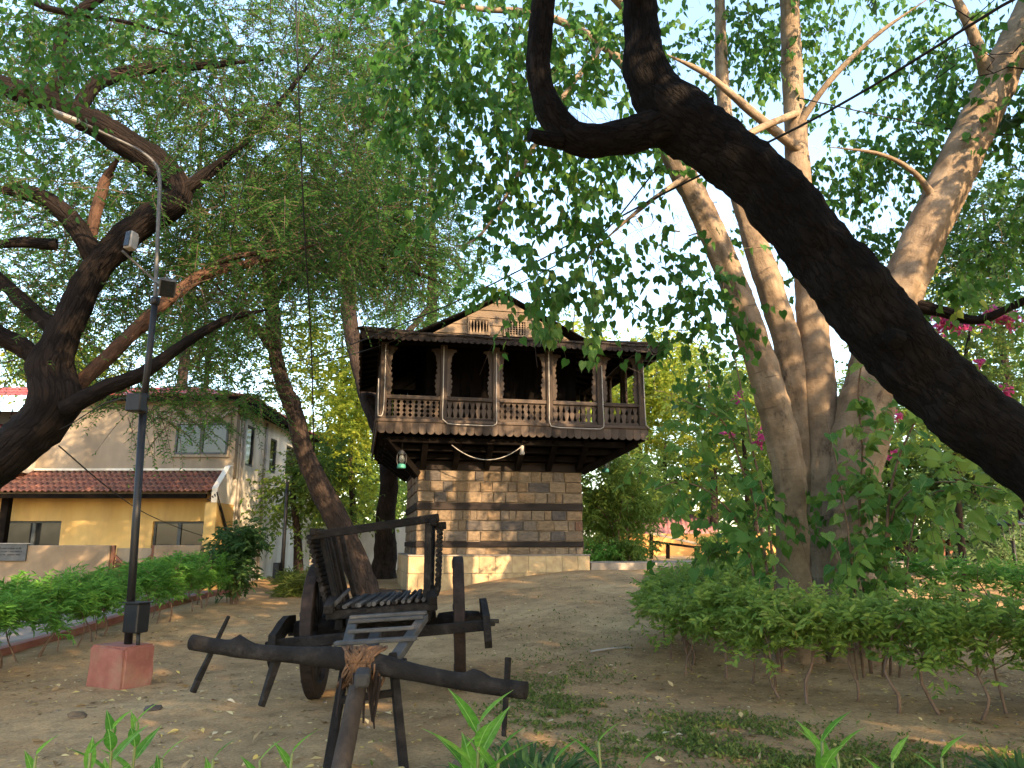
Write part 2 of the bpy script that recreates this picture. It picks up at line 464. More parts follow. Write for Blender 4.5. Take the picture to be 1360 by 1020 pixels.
def stonemat():
    m, t, b = nodes('stone')
    oi = t.nodes.new('ShaderNodeObjectInfo'); tc = t.nodes.new('ShaderNodeTexCoord')
    r = t.nodes.new('ShaderNodeValToRGB'); r.color_ramp.interpolation = 'CONSTANT'
    cs = [(0, (.205, .152, .100)), (.18, (.235, .178, .120)), (.34, (.160, .134, .108)), (.46, (.215, .168, .118)), (.64, (.098, .088, .082)), (.72, (.225, .160, .100)), (.82, (.180, .140, .100)), (.92, (.240, .188, .134)), (.97, (.155, .092, .066))]
    e = r.color_ramp.elements
    while len(e) < len(cs): e.new(.5)
    for i, (p, c) in enumerate(cs): e[i].position = p; e[i].color = (*c, 1)
    t.links.new(oi.outputs['Random'], r.inputs[0])
    mu = N(t, 'ShaderNodeMath', operation='MULTIPLY'); mu.inputs[1].default_value = 50; t.links.new(oi.outputs['Random'], mu.inputs[0])
    va = N(t, 'ShaderNodeVectorMath', operation='ADD'); t.links.new(tc.outputs['Object'], va.inputs[0]); t.links.new(mu.outputs[0], va.inputs[1])
    n1 = N(t, 'ShaderNodeTexNoise', Scale=3.5, Detail=8.0, Roughness=.7); t.links.new(va.outputs[0], n1.inputs['Vector'])
    f = ramp(t, n1.outputs['Fac'], [(.3, (.38,)*3), (.5, (.75,)*3), (.72, (1.15, 1.1, 1.02))])
    t.links.new(mixc(t, 1.0, r.outputs[0], f, 'MULTIPLY'), b.inputs['Base Color'])
    b.inputs['Roughness'].default_value = .9; b.inputs['Specular IOR Level'].default_value = .2
    bp = N(t, 'ShaderNodeBump', Strength=.6, Distance=.05); t.links.new(n1.outputs['Fac'], bp.inputs['Height']); t.links.new(bp.outputs[0], b.inputs['Normal'])
    return m
M['stone'] = stonemat()
M['tile_ochre'] = noisy('tile_ochre', [(.25, (.30, .21, .115)), (.55, (.42, .315, .17)), (.8, (.50, .40, .25))], 3, .7, .2, 14, dirt=((.24, .17, .11), 2, .6), rand=.16)
M['concrete'] = noisy('concrete', [(.3, (.20, .17, .14)), (.7, (.32, .28, .235))], 3, .9, .3, 40, dirt=((.13, .105, .08), 1.2, .6))
M['pink_block'] = noisy('pink_block', [(.25, (.20, .075, .055)), (.6, (.29, .115, .088)), (.85, (.36, .20, .155))], 5, .9, .4, 26, dirt=((.27, .17, .11), 4, .7))
M['black_metal'] = noisy('black_metal', [(.3, (.005, .005, .006)), (.8, (.014, .0135, .014))], 6, .5, .08, 40, spec=.35)
M['galv'] = noisy('galv', [(.3, (.06, .06, .06)), (.8, (.13, .13, .125))], 8, .5, .1, 40, metallic=.3)
M['offwhite'] = noisy('offwhite', [(.3, (.25, .235, .21)), (.8, (.38, .36, .33))], 5, .6, .1, 30)
M['pvc'] = noisy('pvc', [(.3, (.26, .24, .215)), (.8, (.40, .375, .34))], 8, .5, 0)
M['yellow'] = noisy('yellow_plaster', [(.3, (.44, .29, .10)), (.7, (.54, .38, .15))], 1.4, .9, .15, 40, (1, 1, .3), dirt=((.30, .20, .09), 1.5, .6))
M['beige'] = noisy('beige_plaster', [(.3, (.21, .172, .122)), (.7, (.275, .228, .165))], 1.1, .9, .15, 40, (1, 1, .3), dirt=((.13, .105, .075), 1.3, .6))
M['wallbrown'] = noisy('brown_plaster', [(.3, (.20, .145, .09)), (.7, (.29, .215, .14))], 1.1, .9, .2, 40, dirt=((.12, .09, .062), .9, .7))
M['white'] = noisy('white_plaster', [(.3, (.56, .53, .45)), (.7, (.68, .65, .57))], .8, .9, .15, 30, (1, 1, .35), dirt=((.30, .26, .20), 1.4, .6))
M['orange'] = noisy('orange_plaster', [(.3, (.62, .30, .08)), (.7, (.72, .38, .13))], 1.2, .9, .15, 30, dirt=((.4, .22, .1), 1, .4))
M['red_tile'] = noisy('red_tile', [(.25, (.11, .046, .033)), (.6, (.21, .088, .060)), (.85, (.30, .16, .11))], 4, .85, .3, 24, dirt=((.075, .055, .042), 2, .7))
M['red_sheet'] = noisy('red_sheet', [(.3, (.30, .050, .055)), (.8, (.42, .10, .10))], 1.5, .6, .1, 20, dirt=((.24, .12, .10), 1.3, .6))
M['pink_sheet'] = noisy('pink_sheet', [(.3, (.30, .11, .105)), (.8, (.42, .19, .18))], 1.5, .7, .1, 20, dirt=((.22, .13, .11), 1.3, .6))
M['frame_grey'] = noisy('frame_grey', [(.3, (.035, .042, .045)), (.8, (.075, .085, .088))], 6, .5, .05, 40)
M['lantern_green'] = noisy('lantern_green', [(.3, (.03, .17, .13)), (.8, (.07, .28, .22))], 6, .5, .1, 40)
M['plaque'] = noisy('plaque', [(.3, (.055, .06, .062)), (.8, (.095, .10, .102))], 6, .7, .1, 30)
M['ink'] = noisy('ink', [(.3, (.03, .03, .03)), (.8, (.06, .06, .06))], 6, .8, 0)
M['cable'] = noisy('cable', [(.3, (.008, .008, .009)), (.8, (.02, .02, .02))], 6, .6, 0)
M['lattice'] = noisy('lattice_wood', [(.3, (.12, .050, .03)), (.8, (.24, .11, .065))], 6, .8, .2, 30, rand=.2)
M['slate'] = noisy('slate', [(.3, (.022, .018, .016)), (.8, (.058, .048, .042))], 5, .9, .4, 20, rand=.3, spec=.1)

def glassmat():
    m, t, b = nodes('window_glass')
    b.inputs['Base Color'].default_value = (.012, .014, .015, 1); b.inputs['Roughness'].default_value = .06; b.inputs['Specular IOR Level'].default_value = .6
    n = N(t, 'ShaderNodeTexNoise', Scale=1.2, Detail=2.0); bp = N(t, 'ShaderNodeBump', Strength=.06, Distance=.05)
    t.links.new(n.outputs['Fac'], bp.inputs['Height']); t.links.new(bp.outputs[0], b.inputs['Normal'])
    return m
M['glass'] = glassmat()
def lampglass():
    m, t, b = nodes('lamp_glass')
    b.inputs['Base Color'].default_value = (.30, .33, .32, 1); b.inputs['Roughness'].default_value = .2
    b.inputs['Transmission Weight'].default_value = .7; b.inputs['IOR'].default_value = 1.2
    return m
M['lamp_glass'] = lampglass()

M['bark_dark'] = barkmat('bark_dark', [(.3, (.0055, .0050, .0052)), (.55, (.0125, .0115, .0117)), (.75, (.034, .031, .0305))], 20, (.0025, .0023, .0023), .9, 1.0, .25, .06)
M['bark_left'] = barkmat('bark_left', [(.3, (.0065, .0052, .0047)), (.6, (.0155, .0115, .0098)), (.8, (.048, .031, .024))], 12, (.0035, .003, .0028), .75, 1.0, .2, .05)
M['bark_red'] = barkmat('bark_red', [(.3, (.050, .029, .021)), (.7, (.125, .074, .052))], 15, (.025, .016, .013), .5, .7)
M['bark_thin'] = barkmat('bark_thin', [(.3, (.020, .015, .013)), (.7, (.058, .043, .036))], 14, (.009, .007, .006), .7, .9)
M['twig'] = noisy('twig', [(.3, (.05, .034, .026)), (.8, (.13, .09, .065))], 8, .9, .2, 40)
M['stem_green'] = noisy('stem_green', [(.3, (.13, .16, .055)), (.8, (.22, .24, .09))], 8, .7, .1, 40)
M['stem_brown'] = noisy('stem_brown', [(.3, (.10, .065, .045)), (.8, (.22, .15, .11))], 9, .9, .3, 40)

def peepalbark():
    m, t, b = nodes('bark_peepal')
    tc = t.nodes.new('ShaderNodeAttribute'); tc.attribute_name = 'bark'
    n1 = N(t, 'ShaderNodeTexNoise', Scale=3.0, Detail=8.0, Roughness=.7); t.links.new(tc.outputs['Vector'], n1.inputs['Vector'])
    c = ramp(t, n1.outputs['Fac'], [(.28, (.125, .092, .062)), (.5, (.25, .188, .128)), (.72, (.36, .285, .205))])
    # dark weathered patches and horizontal scars
    mp = t.nodes.new('ShaderNodeMapping'); mp.inputs['Scale'].default_value = (1.3, 1.3, .55); t.links.new(tc.outputs['Vector'], mp.inputs[0])
    n2 = N(t, 'ShaderNodeTexNoise', Scale=3.6, Detail=12.0, Roughness=.78); t.links.new(mp.outputs[0], n2.inputs['Vector'])
    f = ramp(t, n2.outputs['Fac'], [(.53, (0, 0, 0)), (.65, (.85,)*3)])
    c = mixc(t, f, c, (.055, .040, .033))
    mp2 = t.nodes.new('ShaderNodeMapping'); mp2.inputs['Scale'].default_value = (1.0, 1.0, 9.0); t.links.new(tc.outputs['Vector'], mp2.inputs[0])
    n3 = N(t, 'ShaderNodeTexNoise', Scale=2.5, Detail=5.0, Roughness=.6); t.links.new(mp2.outputs[0], n3.inputs['Vector'])
    f3 = ramp(t, n3.outputs['Fac'], [(.62, (0, 0, 0)), (.68, (.6,)*3)])
    c = mixc(t, f3, c, (.10, .075, .06))
    t.links.new(c, b.inputs['Base Color']); b.inputs['Roughness'].default_value = .85; b.inputs['Specular IOR Level'].default_value = .2
    bp = N(t, 'ShaderNodeBump', Strength=.9, Distance=.05); t.links.new(n2.outputs['Fac'], bp.inputs['Height'])
    bp2 = N(t, 'ShaderNodeBump', Strength=.3, Distance=.02); t.links.new(n3.outputs['Fac'], bp2.inputs['Height']); t.links.new(bp.outputs[0], bp2.inputs['Normal'])
    t.links.new(bp2.outputs[0], b.inputs['Normal'])
    return m
M['bark_peepal'] = peepalbark()

G = lambda r, g, b: (r, g, b)
M['leaf_peepal'] = leafmat('leaf_peepal', [(0, G(.022, .085, .016)), (.5, G(.040, .130, .022)), (.85, G(.075, .180, .030)), (1, G(.20, .27, .04))], .40, .42)
M['leaf_peepal_obj'] = leafmat_obj('leaf_peepal_big', [(0, G(.055, .165, .040)), (.5, G(.10, .235, .060)), (1, G(.18, .30, .075))], .38, .36)
M['leaf_fine'] = leafmat('leaf_fine', [(0, G(.022, .080, .020)), (.5, G(.046, .135, .030)), (1, G(.115, .225, .045))], .45, .55, .12)
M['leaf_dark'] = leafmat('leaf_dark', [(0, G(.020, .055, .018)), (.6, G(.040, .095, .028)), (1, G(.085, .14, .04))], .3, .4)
M['leaf_shoot'] = leafmat('leaf_shoot', [(0, G(.055, .15, .030)), (.5, G(.11, .225, .048)), (1, G(.20, .31, .068))], .38, .38)
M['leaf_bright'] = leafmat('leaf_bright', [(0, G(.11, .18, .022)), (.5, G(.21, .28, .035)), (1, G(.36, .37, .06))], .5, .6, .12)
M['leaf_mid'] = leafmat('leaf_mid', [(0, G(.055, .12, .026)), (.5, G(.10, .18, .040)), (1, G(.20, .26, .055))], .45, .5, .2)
M['leaf_pale'] = leafmat('leaf_pale', [(0, G(.075, .15, .055)), (.5, G(.13, .21, .085)), (1, G(.22, .29, .13))], .35, .4)
M['leaf_hedge'] = leafmat('leaf_hedge', [(0, G(.075, .16, .034)), (.5, G(.18, .29, .055)), (.9, G(.29, .39, .085)), (1, G(.42, .40, .12))], .4, .38)
M['leaf_hedge2'] = leafmat('leaf_hedge2', [(0, G(.050, .16, .028)), (.5, G(.095, .25, .042)), (1, G(.17, .34, .06))], .42, .4)
M['leaf_sprout'] = leafmat_obj('leaf_sprout', [(0, G(.065, .22, .028)), (.5, G(.11, .31, .042)), (1, G(.18, .39, .06))], .42, .4)
def midrib(m, half, pale):
    t = m.node_tree; tc = t.nodes.new('ShaderNodeTexCoord'); sp_ = t.nodes.new('ShaderNodeSeparateXYZ'); t.links.new(tc.outputs['Object'], sp_.inputs[0])
    ab = N(t, 'ShaderNodeMath', operation='ABSOLUTE'); t.links.new(sp_.outputs['Y'], ab.inputs[0])
    f = ramp(t, ab.outputs[0], [(half*.5, (.75,)*3), (half, (0, 0, 0))])
    rp_ = [n for n in t.nodes if n.type == 'VALTORGB'][0]; hs = [n for n in t.nodes if n.type == 'HUE_SAT'][0]; b = t.nodes['Principled BSDF']
    n1 = N(t, 'ShaderNodeTexNoise', Scale=9.0, Detail=5.0); t.links.new(tc.outputs['Object'], n1.inputs['Vector'])
    c = mixc(t, 1.0, rp_.outputs[0], ramp(t, n1.outputs['Fac'], [(.3, (.6, .62, .6)), (.65, (1.15, 1.1, 1.0))]), 'MULTIPLY')
    c = mixc(t, f, c, pale); t.links.new(c, b.inputs['Base Color']); t.links.new(c, hs.inputs['Color'])
midrib(M['leaf_sprout'], .012, (.35, .55, .16)); midrib(M['leaf_peepal_obj'], .016, (.26, .36, .14))
M['grass'] = leafmat('grass', [(0, G(.065, .105, .022)), (.6, G(.12, .175, .040)), (1, G(.24, .25, .08))], .3, .6, .15)
M['strap'] = leafmat('strap', [(0, G(.030, .075, .022)), (.6, G(.055, .12, .032)), (1, G(.09, .16, .045))], .3, .45)
M['litter'] = leafmat('litter', [(0, G(.16, .10, .05)), (.3, G(.36, .26, .13)), (.6, G(.52, .42, .22)), (.85, G(.62, .48, .11)), (1, G(.66, .58, .40))], .15, .7, .2)
M['litter_obj'] = leafmat_obj('litter_big', [(0, G(.20, .13, .065)), (.35, G(.36, .26, .13)), (.6, G(.48, .38, .21)), (.8, G(.55, .42, .10)), (1, G(.60, .52, .36))], .15, .7)
M['petal'] = leafmat('petal', [(0, G(.38, .04, .16)), (.6, G(.52, .09, .26)), (1, G(.62, .24, .20))], .4, .6, .15)

def dirtmat():
    m, t, b = nodes('dirt')
    tc = t.nodes.new('ShaderNodeTexCoord'); vec = tc.outputs['Object']
    n1 = N(t, 'ShaderNodeTexNoise', Scale=.45, Detail=7.0, Roughness=.65); t.links.new(vec, n1.inputs['Vector'])
    c = ramp(t, n1.outputs['Fac'], [(.30, (.225, .142, .069)), (.5, (.365, .238, .118)), (.68, (.48, .335, .172))])
    n2 = N(t, 'ShaderNodeTexNoise', Scale=3.2, Detail=9.0, Roughness=.75); t.links.new(vec, n2.inputs['Vector'])
    f2 = ramp(t, n2.outputs['Fac'], [(.32, (.62,)*3), (.5, (1, 1, 1)), (.72, (1.28, 1.25, 1.2))])
    c = mixc(t, 1.0, c, f2, 'MULTIPLY')
    n3 = N(t, 'ShaderNodeTexNoise', Scale=38, Detail=5.0, Roughness=.7); t.links.new(vec, n3.inputs['Vector'])
    f3 = ramp(t, n3.outputs['Fac'], [(.35, (.72,)*3), (.5, (1, 1, 1)), (.7, (1.3, 1.28, 1.22))])
    c = mixc(t, 1.0, c, f3, 'MULTIPLY')
    vo = N(t, 'ShaderNodeTexVoronoi', Scale=26.0); t.links.new(vec, vo.inputs['Vector'])
    f4 = ramp(t, vo.outputs['Distance'], [(.05, (.55,)*3), (.12, (0, 0, 0))])
    c = mixc(t, f4, c, (.37, .29, .20))
    t.links.new(c, b.inputs['Base Color']); b.inputs['Roughness'].default_value = .95; b.inputs['Specular IOR Level'].default_value = .15
    ad = N(t, 'ShaderNodeMath', operation='MULTIPLY_ADD'); ad.inputs[1].default_value = .35
    t.links.new(n3.outputs['Fac'], ad.inputs[0]); t.links.new(n2.outputs['Fac'], ad.inputs[2])
    bp = N(t, 'ShaderNodeBump', Strength=.75, Distance=.06); t.links.new(ad.outputs[0], bp.inputs['Height']); t.links.new(bp.outputs[0], b.inputs['Normal'])
    return m
M['dirt'] = dirtmat()
# ---------------------------------------------------------------- ground, paths
def gnoise(x, y):
    p = Vector((x, y, 0))
    return .035 * noise.noise(p * .55) + .014 * noise.noise(p * 2.3) + .006 * noise.noise(p * 6.1)

def gh(x, y): return gz(x, y) + gnoise(x, y) * (1.0 if y < 40 else 0)

def axis(a, b, fine_a, fine_b, step, grow=1.35):
    xs = list(np.arange(fine_a, fine_b + 1e-6, step)); s = step
    while xs[-1] < b: s *= grow; xs.append(xs[-1] + s)
    s = step
    while xs[0] > a: s *= grow; xs.insert(0, xs[0] - s)
    return xs
gx = axis(-400, 400, -9.0, 9.0, .13); gy = axis(-120, 600, 3.0, 22.0, .13)
V = np.array([(x, y, gh(x, y)) for y in gy for x in gx]); nx, ny = len(gx), len(gy)
I = (np.arange(ny - 1)[:, None] * nx + np.arange(nx - 1)[None]).ravel()
F = np.stack([I, I + 1, I + nx + 1, I + nx], 1)
ground = npmesh('ground', V, F, M['dirt'], smooth=True); tag(ground, 'brown trodden earth of the yard', 'ground', kind='structure')

# paved path beside the long hedge, with a kerb
def strip(name, mat, x0, x1, y0, y1, h, lab, cat, n=40):
    m = MB(); vs = []; fs = []
    ys = np.linspace(y0, y1, n)
    for y in ys:
        z = max(gz(x0, y), gz(x1, y))
        for (x, dz) in ((x0, -.25), (x0, h), (x1, h), (x1, -.25)): vs.append((x, y, z + dz))
    for i in range(n - 1):
        for k in range(3): fs.append((i*4+k, i*4+k+1, i*4+5+k, i*4+4+k))
    fs.append((0, 1, 2, 3)); fs.append((4*n-1, 4*n-2, 4*n-3, 4*n-4))
    m.add(vs, fs); o = m.build(name, mat); return tag(o, lab, cat, kind='structure')
strip('path', M['concrete'], -9.2, -7.32, 4.0, 20.0, .045, 'pale paved path behind the long hedge', 'path')
strip('kerb', M['pink_block'], -7.318, -7.15, 4.0, 20.0, .11, 'low reddish kerb along the paved path', 'kerb')

# ---------------------------------------------------------------- the tower house
W, DP = 4.37, 4.4
tower = empty('tower_house', (TX, TY, 0), PSI, 'dark timber balcony house raised on a stone tower with a plank gable', 'house')
def tw(x, y, z):
    return Vector((TX + x*math.cos(PSI) - y*math.sin(PSI), TY + x*math.sin(PSI) + y*math.cos(PSI), z))
Z0, Z1, Z2, Z3, Z4, Z5 = 1.33, 1.516, 1.667, 2.458, 2.648, 3.476      # bands of the stone wall
core = MB().box(.012, W-.012, .012, DP-.012, .2, 3.69).build('stone_wall', M['mortar'], tower)

def rough_block(seed, front=.14, bulge=.002):
    """unit block 1 x 1 (x,z) with a chamfered uneven face towards -y"""
    r = random.Random(seed); m = MB(); vs = []
    for (s, y) in ((.5, 0.0), (.49, -.06), (.44, -.06 - bulge - .016)):
        for (a, b) in ((-1, -1), (1, -1), (1, 1), (-1, 1)):
            j = .035 if s < .5 else .0
            vs.append((a*s + r.uniform(-j, j), y + r.uniform(-.012, .012) * (s < .5), b*s + r.uniform(-j, j)))
    vs.append((r.uniform(-.1, .1), -.06 - bulge - .018 - r.uniform(0, .012), r.uniform(-.1, .1)))
    fs = []
    for k in range(2):
        for j in range(4): fs.append((k*4+j, k*4+(j+1) % 4, k*4+4+(j+1) % 4, k*4+4+j))
    for j in range(4): fs.append((8+j, 8+(j+1) % 4, 12))
    m.add(vs, fs); return m.mesh('stone', M['stone'])
SM = [rough_block(s) for s in range(7)]
rs = random.Random(3)
def course(x0, x1, z0, z1, place, wmean=.34):
    x = x0
    while x < x1 - .02:
        w = wmean * rs.choice((.55, .7, .85, 1.0, 1.1, 1.3, 1.6))*rs.uniform(.92, 1.08)
        if x1 - (x + w) < wmean * .6: w = x1 - x
        place((x + x + w) / 2, (z0 + z1) / 2, w - .009, z1 - z0 - .008 - rs.uniform(0, .014)); x += w
def front_stone(x, z, w, h):
    obj('stone', rs.choice(SM), core, (x, .050 - rs.uniform(0, .012), z), (0, 0, 0), (w, rs.uniform(.7, 1.1), h))
def left_stone(x, z, w, h):
    obj('stone', rs.choice(SM), core, (.050, x, z), (0, 0, -math.pi/2), (w, rs.uniform(.7, 1.1), h))
def right_stone(x, z, w, h):
    obj('stone', rs.choice(SM), core, (W-.050, x, z), (0, 0, math.pi/2), (w, rs.uniform(.7, 1.1), h))
zones = [(Z0, Z1, 1), (Z2, Z3, 3), (Z4, Z5, 3)]
for (a, b, n) in zones:
    for k in range(n):
        h = (b - a) / n
        course(-.01, W+.01, a + h*k, a + h*(k+1), front_stone)
        course(.07, DP, a + h*k, a + h*(k+1), left_stone, .42)
        course(.07, DP, a + h*k, a + h*(k+1), right_stone, .42)
for (a, b) in ((Z1, Z2), (Z3, Z4), (Z5, 3.72)):                        # timber bands round the tower
    a += .004; b -= .004
    MB().box(-.02, W+.02, -.045, .10, a, b, bev=.012).build('timber_band', M['timber'], tower)
    MB().box(-.045, .095, .102, DP+.02, a, b, bev=.012).build('timber_band', M['timber'], tower)
    MB().box(W-.095, W+.045, .102, DP+.02, a, b, bev=.012).build('timber_band', M['timber'], tower)

# plinth of ochre tiles
plinth = MB().box(-.20, W+.07, -.36, DP+.2, .0, 1.30).build('plinth', M['mortar'], tower)
MB().box(-.23, W+.10, -.39, -.002, 1.302, 1.335, bev=.008).build('coping', M['concrete'], plinth)
MB().box(-.23, -.002, .0, DP+.2, 1.302, 1.335, bev=.008).build('coping', M['concrete'], plinth)
MB().box(W+.002, W+.10, .0, DP+.2, 1.302, 1.335, bev=.008).build('coping', M['concrete'], plinth)
tile_me = MB().box(-.5, .5, -.5, .5, -.5, .5, bev=.02).mesh('tile', M['tile_ochre'])
for (z0, z1) in ((.02, .44), (.445, .88), (.885, 1.30)):
    x = -.215 + (.0 if z0 > .8 else -.0); 
    off = 0 if z0 > .8 else .2
    first = True
    while x < W + .06:
        w = .435 - (off if first else 0) + rs.uniform(-.02, .02); w = min(w, W + .075 - x); first = False
        if W + .075 - (x + w) < .1: w = W + .075 - x
        obj('tile', tile_me, plinth, (x + w/2, -.372, (z0+z1)/2), None, (w-.010, .03 + rs.uniform(0, .006), z1-z0-.010)); x += w
    y = -.355
    while y < DP:
        w = .45 + rs.uniform(-.02, .02)
        obj('tile', tile_me, plinth, (-.212, y + w/2, (z0+z1)/2), (0, 0, math.pi/2), (w-.010, .03 + rs.uniform(0, .006), z1-z0-.010)); y += w

# balcony floor
BX0, BX1, BY0, BY1 = -1.10, 5.86, -1.10, 5.50
FZ = 4.58
for i in range(28):                                                     # floor boards
    a = BX0 + (BX1-BX0)/28*i; b = BX0 + (BX1-BX0)/28*(i+1)
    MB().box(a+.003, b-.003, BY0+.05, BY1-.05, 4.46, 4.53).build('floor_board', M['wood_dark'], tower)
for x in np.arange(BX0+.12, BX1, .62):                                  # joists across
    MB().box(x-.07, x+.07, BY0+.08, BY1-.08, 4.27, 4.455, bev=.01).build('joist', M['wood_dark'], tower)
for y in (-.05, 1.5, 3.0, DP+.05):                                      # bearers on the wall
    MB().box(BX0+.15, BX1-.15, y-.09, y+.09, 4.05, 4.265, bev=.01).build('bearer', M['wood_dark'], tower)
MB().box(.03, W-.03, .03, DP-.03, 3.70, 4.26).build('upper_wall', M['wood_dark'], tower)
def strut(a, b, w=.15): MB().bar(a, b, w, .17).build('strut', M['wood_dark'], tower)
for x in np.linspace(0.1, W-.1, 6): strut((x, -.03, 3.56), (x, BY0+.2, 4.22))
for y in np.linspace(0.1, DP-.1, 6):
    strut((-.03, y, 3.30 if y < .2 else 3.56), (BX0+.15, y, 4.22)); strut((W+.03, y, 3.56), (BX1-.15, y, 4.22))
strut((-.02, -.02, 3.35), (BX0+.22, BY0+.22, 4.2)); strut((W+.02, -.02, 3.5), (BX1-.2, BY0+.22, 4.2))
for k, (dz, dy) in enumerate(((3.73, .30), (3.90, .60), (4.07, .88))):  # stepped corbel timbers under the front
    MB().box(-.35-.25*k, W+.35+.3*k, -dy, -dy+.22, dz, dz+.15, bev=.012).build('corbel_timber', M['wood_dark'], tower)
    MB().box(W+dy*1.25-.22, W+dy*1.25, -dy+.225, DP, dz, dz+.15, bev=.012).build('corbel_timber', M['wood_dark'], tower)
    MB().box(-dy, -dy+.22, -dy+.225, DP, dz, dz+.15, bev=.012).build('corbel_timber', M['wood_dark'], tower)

# scalloped valance of the balcony
def scallop_mesh(w, h0, h1, th, name, mat, seg=8):
    poly = [(-w/2, h1), (-w/2, h0 + w*.42)] + [(-w/2*math.cos(math.pi*k/seg), h0 + w*.42 - w*.42*math.sin(math.pi*k/seg)) for k in range(1, seg)] + [(w/2, h0 + w*.42), (w/2, h1)]
    return MB().prism(poly, -th/2, th/2).mesh(name, mat)
NS = 35; ws = (BX1 - BX0) / NS
sc_me = scallop_mesh(ws - .004, 0, .30, .035, 'valance_board', M['wood_front'])
peg_me = MB().lathe([(.016, 0), (.016, .012)], 6, Matrix.Rotation(math.pi/2, 4, 'X')).mesh('peg', M['ink'])
for i in range(NS):
    o = obj('valance_board', sc_me, tower, (BX0 + ws*(i+.5), BY0-.02 - rs.uniform(0, .008), 4.245 + rs.uniform(-.008, .008)))
for i in range(33):
    w2 = (BY1 - BY0) / 33
    obj('valance_board', sc_me, tower, (BX0-.02, BY0 + w2*(i+.5), 4.245), (0, 0, math.pi/2)); obj('valance_board', sc_me, tower, (BX1+.02, BY0 + w2*(i+.5), 4.245), (0, 0, math.pi/2))
pg = MB()
for i in range(NS + 1):
    pg.lathe([(.014, 0), (.014, .02)], 6, Matrix.Translation((BX0 + ws*i, BY0-.03, 4.385)) @ Matrix.Rotation(math.pi/2, 4, 'X'))
pg.build('pegs', M['ink'], tower)['kind'] = 'stuff'
MB().box(BX0-.05, BX1+.05, BY0-.07, BY0+.06, 4.535, 4.61, bev=.01).build('floor_beam', M['wood_front'], tower)
MB().box(BX0-.07, BX0+.06, BY0+.062, BY1, 4.535, 4.61, bev=.01).build('floor_beam', M['wood_front'], tower)
MB().box(BX1-.06, BX1+.07, BY0+.062, BY1, 4.535, 4.61, bev=.01).build('floor_beam', M['wood_front'], tower)

# posts, scalloped brackets, rails, cut-out balusters
RZ = 5.22; PT = 6.72
def br_profile():
    pts = [(0, RZ+.02), (.10, RZ+.02)]
    z = RZ + .06; k = 0
    while z < 6.22:
        b = .115 + .018 * math.sin(k * 1.0)
        pts += [(b - .03, z), (b, z + .045), (b + .005, z + .09)]; z += .135; k += 1
    pts += [(.12, 6.27), (.16, 6.32), (.15, 6.35), (.20, 6.38), (.24, 6.40), (.23, 6.44), (.12, 6.46), (0, 6.46)]
    return pts
brk_me = MB().prism(br_profile(), -.02, .02).mesh('bracket', M['wood_front'])
post_me = MB().box(-.085, .085, -.085, .085, 4.612, PT, bev=.015).mesh('post', M['wood_front'])
FS = [.11, 1.60, 2.94, 4.34, 5.70, 6.84]
def bal_mesh(kind, p=.138, z0=4.68, z1=5.11):
    n = 48; L = []
    for i in range(n + 1):
        t = i / n
        if kind == 0: c = max(0, math.sin(math.pi * (t * 4 % 1.0))) ** 1.3 * .040
        elif kind == 1:
            q = t * 2 % 1.0; c = (.048 * (1 - q) if q > .15 else .012)
        else:
            q = t * 3 % 1.0; c = .038 * (1 - abs(2*q - 1)) + (.008 if q < .1 else 0)
        if t < .03 or t > .97: c = 0
        L.append((p/2 - .002 - c, z0 + (z1 - z0) * t))
    poly = L + [(-x, z) for x, z in reversed(L)]
    m = MB(); th = .022
    n1 = len(L); vs = []; fs = []
    for y in (-th/2, th/2):
        for (x, z) in L: vs += [(-x, y, z), (x, y, z)]
    k = 2 * n1
    for i in range(n1 - 1):
        fs.append((2*i, 2*i+1, 2*i+3, 2*i+2)); fs.append((k+2*i, k+2*i+2, k+2*i+3, k+2*i+1))
        fs.append((2*i+1, k+2*i+1, k+2*i+3, 2*i+3)); fs.append((2*i, 2*i+2, k+2*i+2, k+2*i))
    m.add(vs, fs); return m.mesh('baluster', M['wood_front'])
BAL = [bal_mesh(k) for k in range(3)]
def bay(a, b, fixed, side, ph):
    """a..b along the run; side 0 front (fixed y), 1 left/right (fixed x)"""
    L = b - a
    def put(name, me, s, z=0, sc=None, parent=tower, flip=1):
        loc = (s, fixed, z) if side == 0 else (fixed, s, z)
        return obj(name, me, parent, loc, (0, 0, 0 if side == 0 else math.pi/2), sc)
    mr = MB(); m2 = MB()
    if side == 0:
        mr.box(a+.087, b-.087, fixed-.06, fixed+.06, RZ-.10, RZ, bev=.012); m2.box(a+.087, b-.087, fixed-.04, fixed+.04, 4.614, 4.68, bev=.008)
    else:
        mr.box(fixed-.06, fixed+.06, a+.087, b-.087, RZ-.10, RZ, bev=.012); m2.box(fixed-.04, fixed+.04, a+.087, b-.087, 4.614, 4.68, bev=.008)
    mr.build('hand_rail', M['wood_front'], tower); m2.build('bottom_rail', M['wood_front'], tower)
    n = int((L - .18) / .138)
    for i in range(n):
        s = a + .09 + (L - .18) / n * (i + .5)
        put('baluster', BAL[ph], s, rs.uniform(-.004, .004), ((L-.18)/n/.138, 1, 1))
    put('bracket', brk_me, a + .085); put('bracket', brk_me, b - .085, 0, (-1, 1, 1))
for i, s in enumerate(FS):
    obj('post', post_me, tower, (BX0 + s, BY0 + .06, 0))
    if i: bay(BX0 + FS[i-1], BX0 + s, BY0 + .06, 0, [0, 1, 2, 1, 1][i-1])
ys = [BY0+.06, .25, 1.6, 2.95, 4.3, BY1-.1]
for fx in (BX0 + FS[0], BX0 + FS[-1]):
    for j in range(1, 6):
        obj('post', post_me, tower, (fx, ys[j], 0)); bay(ys[j-1], ys[j], fx, 1, j % 3)
bxs = [BX0 + s for s in FS]
for i in range(1, 5): obj('post', post_me, tower, (bxs[i], BY1-.1, 0))
